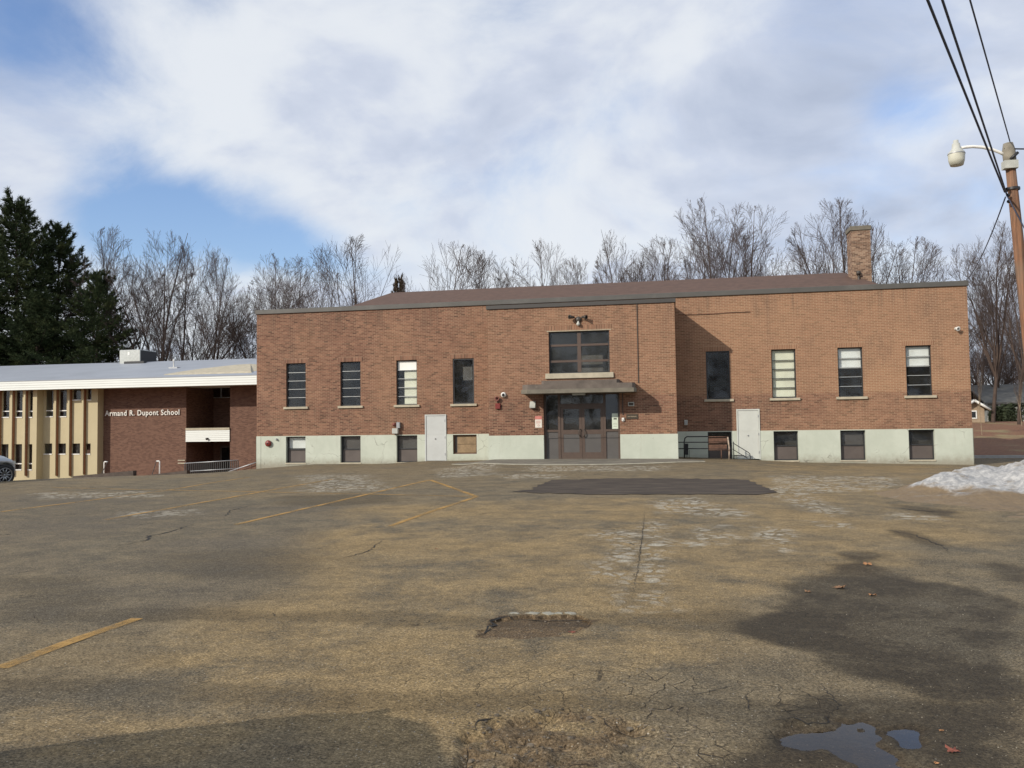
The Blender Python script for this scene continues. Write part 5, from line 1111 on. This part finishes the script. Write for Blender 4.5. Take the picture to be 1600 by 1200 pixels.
# ------------------------------------------------------------------ fallen leaves
def leaf(px, py, size, rot, mat, label):
    p = G(px, py); size *= .72; z = lotz(p[0], p[1]); n = 22; V = [(p[0], p[1], z+.012)]; rr = random.Random(int(px))
    for i in range(n):
        t = 2*math.pi*i/n; lob = .55+.45*abs(math.cos(2.5*t))**1.2; lob *= .55+.45*abs(math.cos(t/2)); lob *= rr.uniform(.85, 1.1)
        r_ = size*lob; V.append((p[0]+math.cos(t+rot)*r_, p[1]+math.sin(t+rot)*r_*.85, z+.004+.75*r_*rr.uniform(.0, .9)*(r_/size)))
    t = thing('fallen_leaf', label, 'leaf', (p[0], p[1], z)); m = MB(); m.add(V, [(0, 1+i, 1+(i+1) % n) for i in range(n)]); m.build('blade', M[mat], t)
    m = MB(); m.tube([(p[0], p[1], z+.010), (p[0]-math.cos(rot)*size*.8, p[1]-math.sin(rot)*size*.7, z+.012)], .0018, 5); m.build('stalk', M[mat], t)
for a in ((1356, 883, .085, 2.0, 'leaf_orange', 'tan fallen leaf at the far edge of the wet patch'), (1310, 919, .10, .2, 'leaf', 'largest brown fallen leaf lying on the wet patch'), (1364, 930, .065, 4.0, 'leaf_orange', 'small orange leaf right of the largest brown leaf'),
          (1262, 925, .055, 1.0, 'leaf', 'dull flat leaf at the left side of the wet patch'), (893, 988, .045, .3, 'leaf_red', 'red leaf at the right end of the pothole'), (1471, 1143, .025, 1.5, 'leaf_orange', 'small orange leaf in the wet corner beyond the puddles'),
          (1490, 1176, .055, 2.5, 'leaf_red', 'dark red leaf in the wet corner right of the small puddle'), (1463, 1195, .022, .5, 'leaf_orange', 'orange leaf at the bottom edge right of the long puddle'), (682, 858, .04, .9, 'leaf', 'tiny leaf alone on the middle of the dry asphalt')): leaf(*a)

# ------------------------------------------------------------------ cars
def make_car(name, label, loc, rotz, paint, tall=1.0, group=None):
    root = thing(name, label, 'car', loc, group); root.rotation_euler = (0, 0, rotz)
    def put(mb, nm, mt, par=None):
        me = bpy.data.meshes.new(nm); me.from_pydata(mb.v, [], mb.f); me.polygons.foreach_set('use_smooth', mb.sm); me.materials.append(M[mt]); me.update()
        o = bpy.data.objects.new(nm, me); COL.objects.link(o); o.parent = par or root; return o
    # x: 0 rear .. 4.3 front (centred at 2.1), y across
    st = [(-2.12, .45, .80, .70), (-2.08, .33, .98, .80), (-1.9, .27, 1.06, .86), (-1.4, .24, 1.08, .90), (-.5, .22, 1.06, .90), (.6, .22, 1.03, .90), (1.1, .23, 1.01, .89), (1.6, .25, .95, .87), (1.95, .29, .84, .80), (2.12, .36, .70, .68), (2.17, .42, .62, .58)]
    n = 24; V = []
    if tall == 1.0: st = [((1.48+(x-1.48)*.72 if x > 1.48 else x), zb, zt_, hw) for x, zb, zt_, hw in st]
    for x, zb, zt_, hw in st:
        zt_ *= tall; zc = (zb+zt_)/2; hh = (zt_-zb)/2
        for k in range(n):
            t = 2*math.pi*k/n; c_, s__ = math.cos(t), math.sin(t); V.append((x, hw*math.copysign(abs(c_)**.45, c_), zc+hh*math.copysign(abs(s__)**.55, s__)))
    mb = MB(); mb.add(V, [(i*n+k, i*n+(k+1) % n, (i+1)*n+(k+1) % n, (i+1)*n+k) for i in range(len(st)-1) for k in range(n)]+[tuple(range(n))[::-1], tuple((len(st)-1)*n+k for k in range(n))], True)
    body = put(mb, 'body', paint)
    cut = bpy.data.meshes.new('cut'); cb = MB()
    for x in (-1.46, 1.48):
        for sg in (-1, 1): cb.lathe((x, sg*.62, .34), (0, sg, 0), [(0, 0), (.385, 0), (.385, .5), (0, .5)], 28, False)
    cut.from_pydata(cb.v, [], cb.f); cut.update(); co_ = bpy.data.objects.new('cut', cut); COL.objects.link(co_); co_.parent = root
    md = body.modifiers.new('b', 'BOOLEAN'); md.object = co_; md.operation = 'DIFFERENCE'; md.solver = 'FAST' if hasattr(md, 'solver') else md.solver
    bpy.context.view_layer.update(); dg = bpy.context.evaluated_depsgraph_get(); nm = bpy.data.meshes.new_from_object(body.evaluated_get(dg)); body.modifiers.clear(); body.data = nm; bpy.data.objects.remove(co_)
    gs = [(-2.0, 1.0, 1.05, .78, .70), (-1.75, 1.0, 1.55, .80, .62), (-1.2, 1.0, 1.64, .82, .64), (-.2, 1.0, 1.66, .82, .65), (.5, .98, 1.58, .82, .62), (1.25, .96, 1.02, .80, .72)]; V = []
    if tall != 1.0: gs = [(-2.0, 1.0, 1.05, .78, .60), (-1.90, 1.0, 1.48, .80, .30), (-1.78, 1.0, 1.57, .80, .44), (-1.55, 1.0, 1.62, .82, .55)]+gs[2:]
    for x, zb, zt_, wb, wt in gs:
        wt *= 1.0 if tall == 1.0 else 1.16
        zb *= tall; zt_ *= tall; V += [(x, -wb, zb-.04), (x, -wt, zt_-.05), (x, -wt+.12, zt_), (x, wt-.12, zt_), (x, wt, zt_-.05), (x, wb, zb-.04)]
    g_ = len(gs); mb = MB(); mb.add(V, [(i*6+k, (i+1)*6+k, (i+1)*6+k+1, i*6+k+1) for i in range(g_-1) for k in (0, 4)]+[(0*6+1, 6+1, 6+4, 4), ((g_-2)*6+1, (g_-2)*6+4, (g_-1)*6+4, (g_-1)*6+1), (0, 1, 4, 5), (g_*6-6, g_*6-1, g_*6-2, g_*6-5)]); put(mb, 'glazing', 'carglass')
    mb = MB(); mb.add(V, [(i*6+k, (i+1)*6+k, (i+1)*6+k+1, i*6+k+1) for i in range(1, g_-2) for k in (1, 2, 3)], True)
    for x in (-1.55, -.35, .72):
        for sg in (-1, 1):
            zt_ = np.interp(x, [g[0] for g in gs], [g[2] for g in gs])*tall; mb.tube([(x, sg*.83, .95*tall), (x-.02, sg*.655, zt_-.04)], .04, 6)
    put(mb, 'roof', paint)
    for x in (-1.46, 1.48):
        for sg in (-1, 1):
            mb = MB(); mb.lathe((x, sg*.66, .33), (0, sg, 0), [(.20, .0), (.30, .0), (.33, .03), (.33, .19), (.30, .22), (.235, .225), (.225, .19)], 30); wh = put(mb, 'wheel', 'tyre')
            mb = MB(); mb.lathe((x, sg*.66, .33), (0, sg, 0), [(.235, .215), (.215, .20), (.20, .13), (0, .12)], 30)
            put(mb, 'hub_dish', 'black', wh); mb = MB()
            for k in range(10): t = k*math.pi/5; d_ = (math.cos(t), math.sin(t)); mb.tube([(x+d_[0]*.05, sg*.85, .33+d_[1]*.05), (x+d_[0]*.215, sg*.86, .33+d_[1]*.215)], [.03, .02], 6)
            mb.lathe((x, sg*.66, .33), (0, sg, 0), [(.235, .20), (.232, .226), (.212, .226), (.208, .19)], 30); mb.lathe((x, sg*.66, .33), (0, sg, 0), [(.06, .17), (.055, .205), (0, .21)], 14); put(mb, 'rim', 'rim', wh)
    for sg in (-1, 1):
        mb = MB(); mb.box(-2.13, -1.95, sg*.78-.09, sg*.78+.05, .78*tall, 1.0*tall); put(mb, 'tail_lamp', 'lamp_red')
        mb = MB(); x_ = 0 if tall != 1.0 else -.17; mb.box(1.86+x_, 2.06+x_, sg*.62-.14, sg*.62+.1, .66*tall, .76*tall); put(mb, 'headlight', 'lampglass')
    return root
wc = G(7, 752)
cr_rot = R(75); ov = Vector((-1.32*math.cos(cr_rot), -1.32*math.sin(cr_rot)))
car_c = (wc[0]-1.48*math.cos(cr_rot)-.85*math.sin(cr_rot), wc[1]-1.48*math.sin(cr_rot)+.85*math.cos(cr_rot), float(H(wc[0], wc[1])))
make_car('parked_car', 'silver hatchback cut off by the left edge beside the cream panels', (car_c[0], car_c[1], lotz(max(car_c[0], -22), car_c[1])), cr_rot, 'car_silver')
make_car('parked_car', 'dark tall car standing left of the viewpoint, only its shadow in view', (-4.72, -35.05, 0.0), R(208), 'car_dark', 1.06)

# ------------------------------------------------------------------ neighbouring houses on the right
hy = 46.0
def house(name, label, x0, x1, y0, y1, zb, zw, zr, wall, roof, trim, gable_front, wins, door=None):
    t = thing(name, label, 'house', ((x0+x1)/2, y0, zb)); m = MB(); m.box(x0, x1, y0, y1, zb-.8, zw)
    if gable_front: m.prism([(x0, zw), (x1, zw), ((x0+x1)/2, zr)], y0, y1, 'y')
    m.build('wall', M[wall], t); m = MB(); o = .35
    if gable_front:
        xm_ = (x0+x1)/2
        for sg, xe in ((-1, x0-o), (1, x1+o)):
            zz = zw-o*(zr-zw)/(xm_-x0); m.add([(xe, y0-o, zz), (xm_, y0-o, zr+.02), (xm_, y1+o, zr+.02), (xe, y1+o, zz), (xe, y0-o, zz+.14), (xm_, y0-o, zr+.18), (xm_, y1+o, zr+.18), (xe, y1+o, zz+.14)], [(0, 1, 2, 3), (4, 5, 6, 7), (0, 1, 5, 4), (3, 2, 6, 7), (0, 3, 7, 4)])
    else:
        ym = (y0+y1)/2; m.prism([(y0-o, zw-.12), (ym, zr), (y1+o, zw-.12), (y1+o, zw+.04), (ym, zr+.16), (y0-o, zw+.04)], x0-o, x1+o, 'x'); 
    rf_ = m.build('roof', M[roof], t)
    if gable_front:
        m = MB(); xm_ = (x0+x1)/2; zz = zw-o*(zr-zw)/(xm_-x0)
        for xe in (x0-o, x1+o): m.tube([(xe, y0-o-.03, zz+.05), (xm_, y0-o-.03, zr+.09)], .11, 6)
        m.build('barge_board', M[trim], rf_)
    for (a, b, c0, d) in wins:
        wn = adopt_win('window', a, b, c0, y0, t); m = MB(); m.box(a-.1, b+.1, y0-.05, y0-.002, c0-.1, d+.1); m.build('frame', M[trim], wn); m = MB(); m.box(a, b, y0-.06, y0-.05, c0, d); m.build('pane', M['carglass'], wn)
    return t
house('garden_shed', 'small tan gabled shed with white trim at the school right corner', 24.3, 26.0, 40, 43, 1.0, 2.3, 2.85, 'shedwall', 'houseroof', 'frame_white', True, [(25.0, 25.3, 1.5, 2.0)])
hx0 = float(PY(1544, 640, 50)[0]); hze = float(PY(1580, 629, 50)[2]); hzr = float(PY(1580, 603, 54.5)[2]); hzb = float(H(hx0+6, 50))
house('neighbour_house', 'low pale house with dark grey roof among the trees on the right', hx0, hx0+16, 50, 59, hzb, hze, hzr, 'house', 'houseroof', 'frame_white', False, [(float(PY(a, 640, 50)[0]), float(PY(b, 640, 50)[0]), hzb+.45, hze-.15) for a, b in ((1556, 1560), (1570, 1574), (1592, 1596), (1612, 1617))])
def shrub(label, x, y, r_, h_, seed):
    t = thing('evergreen_shrub', label, 'shrub', (x, y, float(H(x, y)))); rr = random.Random(seed); z0 = float(H(x, y)); V = []; F = []
    for k in range(1500):
        a = rr.uniform(0, 6.28); u_ = rr.random()**.4; ph = rr.uniform(0, 1); rad = r_*u_*math.sqrt(max(.05, 1-(ph-.35)**2*1.8)); p = Vector((x+math.cos(a)*rad, y+math.sin(a)*rad, z0+h_*ph))
        d = Vector((math.cos(a)+rr.uniform(-.6, .6), math.sin(a)+rr.uniform(-.6, .6), rr.uniform(-.2, 1))).normalized(); e = d.cross(Vector((rr.uniform(-1, 1), rr.uniform(-1, 1), rr.uniform(-1, 1)))).normalized(); s = rr.uniform(.12, .26)
        b = len(V); V += [p-e*s*.4, p+e*s*.4, p+d*s]; F.append((b, b+1, b+2))
    m = MB(); m.add(V, F); m.build('foliage', M['foliage'], t); m = MB(); m.tube([(x, y, z0-.2), (x, y, z0+h_*.5)], [.08, .04], 7); m.build('stem', M['bark'], t)
for lab, px, y, r_, h_, sd in (('low dark shrub left of the thick trunk at the pale house', 1557, 47, .55, 1.3, 1), ('dark shrub right of the thick trunk at the pale house', 1574, 47.5, .6, 1.5, 2), ('broad green shrub at the right edge in front of the pale house', 1596, 46, 1.5, 1.6, 3)):
    shrub(lab, float(PY(px, 655, y)[0]), y, r_, h_, sd)

# ------------------------------------------------------------------ trees
class TubeSet:
    """many thin tapered tubes gathered into one mesh with numpy arrays"""
    def __init__(s): s.V = []; s.F = []; s.n = 0
    def tube(s, pts, r0, r1, sides):
        pts = np.asarray(pts); m = len(pts); t = np.gradient(pts, axis=0); t /= np.linalg.norm(t, axis=1, keepdims=True)+1e-9
        a = np.array([0, 0, 1.0]) if abs(t[0][2]) < .85 else np.array([1.0, 0, 0]); nx = np.cross(t, a); nx /= np.linalg.norm(nx, axis=1, keepdims=True)+1e-9; ny = np.cross(t, nx)
        r = np.linspace(r0, r1, m)[:, None, None]; an = np.arange(sides)*2*np.pi/sides
        ring = pts[:, None, :] + r*(nx[:, None, :]*np.cos(an)[None, :, None] + ny[:, None, :]*np.sin(an)[None, :, None])
        s.V.append(ring.reshape(-1, 3)); i = np.arange(m-1)[:, None]; k = np.arange(sides)[None, :]; k2 = (k+1) % sides
        s.F.append((np.stack([i*sides+k, i*sides+k2, (i+1)*sides+k2, (i+1)*sides+k], -1)+s.n).reshape(-1, 4)); s.n += m*sides
    def mesh(s, name, mat): return fast_mesh(name, np.concatenate(s.V), np.concatenate(s.F), mat)

def norm(v): return v/(np.linalg.norm(v)+1e-9)
def gen_tree(seed, Ht=15.0, fork=.28, leaders=4, spread=.5, fan=1.0, dens=1.0, RW=.36):
    g = np.random.default_rng(seed); tk = TubeSet(); cr = TubeSet()
    def grow(p, d, L, r, lev):
        if lev >= 1:                                   # stay inside a rounded crown
            e = (p+d*L-np.array([0, 0, .60*Ht]))/np.array([RW*Ht, RW*Ht, .40*Ht]); ff = np.linalg.norm(e)*(1+g.uniform(-.06, .06))
            if lev > 1 and np.linalg.norm((p-np.array([0, 0, .60*Ht]))/np.array([RW*Ht, RW*Ht, .40*Ht])) > 1.02: return
            if ff > 1:
                for q_ in np.linspace(.92, .12, 9):
                    if np.linalg.norm((p+d*L*q_-np.array([0, 0, .60*Ht]))/np.array([RW*Ht, RW*Ht, .40*Ht])) < 1.0: break
                L *= q_
        nseg = (7, 7, 5, 3, 2)[lev]; pts = [p]; dd = d.copy()
        up = (.02, .02, .03, .02, .0)[lev]; jit = (.04, .045, .05, .06, .08)[lev]
        for i in range(nseg):
            dd = norm(dd + g.normal(0, jit, 3) + np.array([0, 0, up])); pts.append(pts[-1]+dd*L/nseg)
        pts = np.array(pts); rend = max(.006, r*(.6, .12, .22, .4, .5)[lev])
        (tk if lev < 2 else cr).tube(pts, r, rend, (9, 6, 4, 3, 3)[lev])
        if lev >= 4: return
        nch = int(round((0, 11, 9, 8)[lev]*dens + g.uniform(-.5, .5))) if lev else 0
        for c_ in range(nch):
            t = (c_+g.uniform(.1, .9))/nch*.80+.20; i = min(int(t*nseg), nseg-1); q_ = pts[i]+(pts[i+1]-pts[i])*(t*nseg-i); base = norm(pts[i+1]-pts[i])
            side = norm(np.cross(base, g.normal(0, 1, 3))); ang = g.uniform(.35, .72)*fan; nd = norm(base*math.cos(ang)+side*math.sin(ang))
            LL = L*(.50, .52, .48, .42)[lev]*(1.2-.62*t)*g.uniform(.75, 1.25); rr_ = max(.008, (r*(1-t)+rend*t)*(.5, .46, .5, .5)[lev])
            grow(q_, nd, LL, rr_, lev+1)
        return pts
    r0 = .0125*Ht; trunk_h = Ht*fork; pts = grow(np.array([0, 0, -.3]), np.array([0, 0, 1.0]), trunk_h+.3, r0, 0); top = pts[-1]
    for i in range(leaders):
        a = 2.4*i+g.uniform(-.25, .25); sp = 1.35*spread*(.25+.85*((i*.618) % 1.0)) if i else spread*.1; d = norm(np.array([math.cos(a)*sp, math.sin(a)*sp, 1.0]))
        k = g.integers(max(1, len(pts)-3), len(pts)) if i else len(pts)-1
        grow(pts[k], d, (Ht-pts[k][2])*1.05, r0*(.58 if i < 4 else .42), 1)
    return tk.mesh('trunk', M['bark']), cr.mesh('crown', M['twig'])
def gen_pine(seed, Ht=21.0, W=6.2):
    g = np.random.default_rng(seed); tk = TubeSet(); V = []; n_ = 0
    pts = np.stack([np.cumsum(g.normal(0, .05, 14)), np.cumsum(g.normal(0, .05, 14)), np.linspace(-.3, Ht, 14)], 1); tk.tube(pts, .30, .04, 8)
    z = Ht*.10
    while z < Ht*.985:
        f_ = z/Ht; ln = W*(min(1.0, .45+f_*1.5) if f_ < .42 else (1.06-f_)/.64)*g.uniform(.75, 1.12)+.25; nb = int(g.integers(4, 7))
        a0 = g.uniform(0, 6.28)
        for b_ in range(nb):
            if f_ < .35 and g.random() < .25: continue
            a = a0+2*np.pi*b_/nb+g.uniform(-.3, .3); L = ln*g.uniform(.65, 1.2); el = np.interp(f_, [0, .5, 1], [-.12, .12, .8])+g.uniform(-.1, .1)
            d = np.array([math.cos(a)*math.cos(el), math.sin(a)*math.cos(el), math.sin(el)]); p0 = np.array([np.interp(z, pts[:, 2], pts[:, 0]), np.interp(z, pts[:, 2], pts[:, 1]), z])
            sag = g.uniform(.0, .10)*L; t = np.linspace(0, 1, 5); bp = p0+d*L*t[:, None]; bp[:, 2] += -sag*np.sin(t*np.pi)+.12*L*t*t; tk.tube(bp, .045*(1.1-f_)+.008, .008, 4)
            nt = int(15*L+6)
            for k in range(nt):
                u_ = g.uniform(.22, 1.0)**.8; q_ = np.array([np.interp(u_, t, bp[:, i]) for i in range(3)]); sd = np.array([-math.sin(a), math.cos(a), 0])
                q_ = q_+sd*g.normal(0, .26*L*(1.15-u_*.7)*.55)+np.array([0, 0, g.normal(.05, .10)])
                for nd in range(9):
                    dr = norm(d*.8+sd*g.normal(0, .9)+np.array([0, 0, g.uniform(-.15, 1.0)])+g.normal(0, .35, 3)); w_ = norm(np.cross(dr, g.normal(0, 1, 3)))*g.uniform(.018, .042); l_ = g.uniform(.22, .50)
                    V += [q_-w_, q_+w_, q_+dr*l_]
        z += g.uniform(.38, .72)*(1.25-.5*f_)
    V = np.array(V); F = np.arange(len(V)).reshape(-1, 3)
    return tk.mesh('trunk', M['bark_pine']), fast_mesh('crown', V, F, M['needle'], tri=True, smooth=False)
VAR = [gen_tree(1, 15, .26, 9, .62, 1.0, .9, .30), gen_tree(2, 15, .20, 13, .95, 1.0, .85, .36), gen_tree(3, 15, .30, 7, .42, 1.0, .95, .22), gen_tree(4, 15, .24, 10, .80, 1.1, .88, .34), gen_tree(5, 15, .14, 8, .50, .9, .92, .26), gen_tree(6, 15, .34, 6, .55, 1.0, .9, .27)]
PIN = [gen_pine(11), gen_pine(12, 21, 6.8)]
HT = {}
def place(kind, var, x, y, hgt, wid, rot, label, cat='tree', group=None, mats=None):
    base = (VAR if kind == 'bare_tree' else PIN)[var]; z = float(H(x, y)); H0 = max(v.co.z for v in base[1].vertices) if (kind, var) not in HT else HT[(kind, var)]; HT[(kind, var)] = H0
    root = thing(kind, label, cat, (x, y, z-.05), group); root.rotation_euler = (0, 0, rot); root.scale = (wid*hgt/H0, wid*hgt/H0, hgt/H0)
    for me in base:
        nm = me.name.split('.')[0]; o = bpy.data.objects.new(nm, me); COL.objects.link(o); o.parent = root
        if mats and nm in mats: o.data = me.copy(); o.data.materials.clear(); o.data.materials.append(M[mats[nm]])
    return root
def tree_px(kind, var, px, ptop, y, wid, rot, label, group=None, mats=None):
    p = PY(px, ptop, y); x = float(p[0]); place(kind, var, x, y, float(p[2])-float(H(x, y)), wid, rot, label, 'tree', group, mats)
BT, PT = 'bare_tree', 'pine_tree'
rowg = 'bare trees behind the school'
for a in ((PT, 0, 28, 296, 38, 1.0, 0., 'tallest dark pine at the left edge of the picture'), (PT, 1, 92, 338, 41, .95, 1.2, 'dark pine just right of the tallest pine'), (PT, 0, 152, 415, 37, 1.0, 2.1, 'shortest dark pine of the left group, beside the bare trees'),
          (PT, 1, -40, 345, 36, 1.0, 3.3, 'dark pine cut off by the left edge behind the tallest'), (PT, 1, 60, 450, 35, 1.15, 4.0, 'low dark pine filling the foot of the left pine group'),
          (BT, 4, 182, 350, 44, .9, .3, 'tall narrow bare tree first to the right of the pines'), (BT, 2, 238, 358, 40, .9, 1.1, 'bare tree behind the rooftop air unit'), (BT, 1, 285, 362, 41, .8, 2.2, 'bare tree with forked trunks right of the rooftop air unit'),
          (BT, 4, 330, 388, 42, .9, 3.0, 'bare tree left of the school corner with crossing limbs'), (BT, 0, 425, 386, 44, .85, 1.9, 'slender bare tree above the left corner of the main block'),
          (BT, 3, 465, 398, 48, .9, 4.0, 'bare tree between the slender corner tree and the round crowned tree'), (BT, 1, 562, 369, 36, .98, 5.1, 'round crowned bare tree left of the brown roof ridge'), (BT, 1, 684, 373, 38, .95, .4, 'wide round bare tree above the left end of the brown roof'),
          (BT, 5, 764, 389, 45, .8, 2.6, 'small bare tree above the left half of the brown roof'), (BT, 4, 840, 370, 40, 1.0, 3.7, 'bare tree above the entrance bay window'), (BT, 5, 893, 398, 46, .8, 1.0, 'low thin bare tree right of the entrance window axis'),
          (BT, 2, 974, 357, 40, .75, 4.4, 'small bare tree with one thin stem left of the big twin trees'), (BT, 5, 1024, 366, 47, .85, .2, 'bare tree close left of the biggest bare tree'), (BT, 0, 1108, 296, 32, .88, 2.0, 'biggest bare tree above the right half of the roof'),
          (BT, 3, 1172, 318, 33, .95, 3.3, 'second big bare tree leaning right beside the biggest one'), (BT, 4, 1245, 380, 46, .9, 1.4, 'low bare tree between the big pair and the chimney'), (BT, 5, 1298, 308, 36, .9, 4.9, 'tall open bare tree just left of the chimney'),
          (BT, 5, 1352, 340, 44, .8, .9, 'bare tree partly hidden by the chimney'), (BT, 0, 1412, 368, 42, .95, 5.6, 'bare tree right of the chimney'), (BT, 3, 1462, 405, 50, .9, 2.9, 'faint low bare tree above the right end of the coping'),
          (BT, 2, 1538, 342, 40, .8, 1.2, 'tall bare tree with thick trunk right of the school corner'), (BT, 5, 1580, 385, 36, .75, 3.9, 'bare tree behind the leaning pole'), 
          (BT, 5, 1560, 470, 54, .9, 2.2, 'small bare tree in front of the pale house'), (BT, 0, 1602, 455, 66, 1.1, 4.1, 'hazy bare tree behind the pale house'), (BT, 1, 1530, 470, 68, 1.2, 5.1, 'distant bare tree behind the tan shed'), (BT, 4, 512, 420, 60, 1.0, 1.5, 'distant bare tree between corner trees and round crown'),
          (BT, 3, 1215, 400, 60, 1.2, .5, 'distant low bare tree behind the big pair')):
    tree_px(*a, group=rowg if a[0] == BT else 'dark pines on the left')
for k, (px, tp, y, v) in enumerate(((1518, 520, 58, 1), (1548, 500, 62, 3), (1578, 515, 60, 4), (1612, 500, 64, 1))):
    tree_px(BT, v, px, tp, y, 1.3, k*1.7, ('low bare thicket tree behind the tan shed', 'low bare thicket tree behind the left end of the pale house', 'low bare thicket tree behind the middle of the pale house', 'low bare thicket tree behind the right end of the pale house')[k], 'bare trees behind the pale house')
tree_px(PT, 0, 622, 424, 42, .55, 1.0, 'small brownish conifer between the two round crowned bare trees', None, {'crown': 'needle_brown'})
tree_px(BT, 5, 1592, 560, 33, .35, 1.0, 'thin pale-barked young tree on the leaf bank', None, {'trunk': 'birch'}); tree_px(BT, 5, 1529, 545, 24, .3, 2.0, 'thin pale sapling at the right corner of the school', None, {'trunk': 'birch'})
# trees behind the viewpoint: the bare ones show as reflections in the school's glass
for k, (x, y, h_, v) in enumerate(((-22, -66, 15, 0), (-9, -70, 17, 1), (9, -69, 16, 0), (24, -72, 17, 3))):
    place(BT, v, x, y, h_, 1.0, k*1.1, 'bare tree in the row behind the viewpoint, mirrored in the entrance window', group='bare trees behind the viewpoint')
for k, (x, y, h_, v) in enumerate(((-30, -74, 15, 0), (-16, -76, 13, 1), (-3, -75, 14, 0), (3, -78, 12, 1), (15, -76, 14, 0), (31, -75, 15, 1))):  # unseen pines added to darken what the glass reflects
    place(PT, v, x, y, h_, 1.0, k*1.3, 'added unseen pine behind the viewpoint, darkening reflections in the school glass', group='added pines darkening the glass reflections')
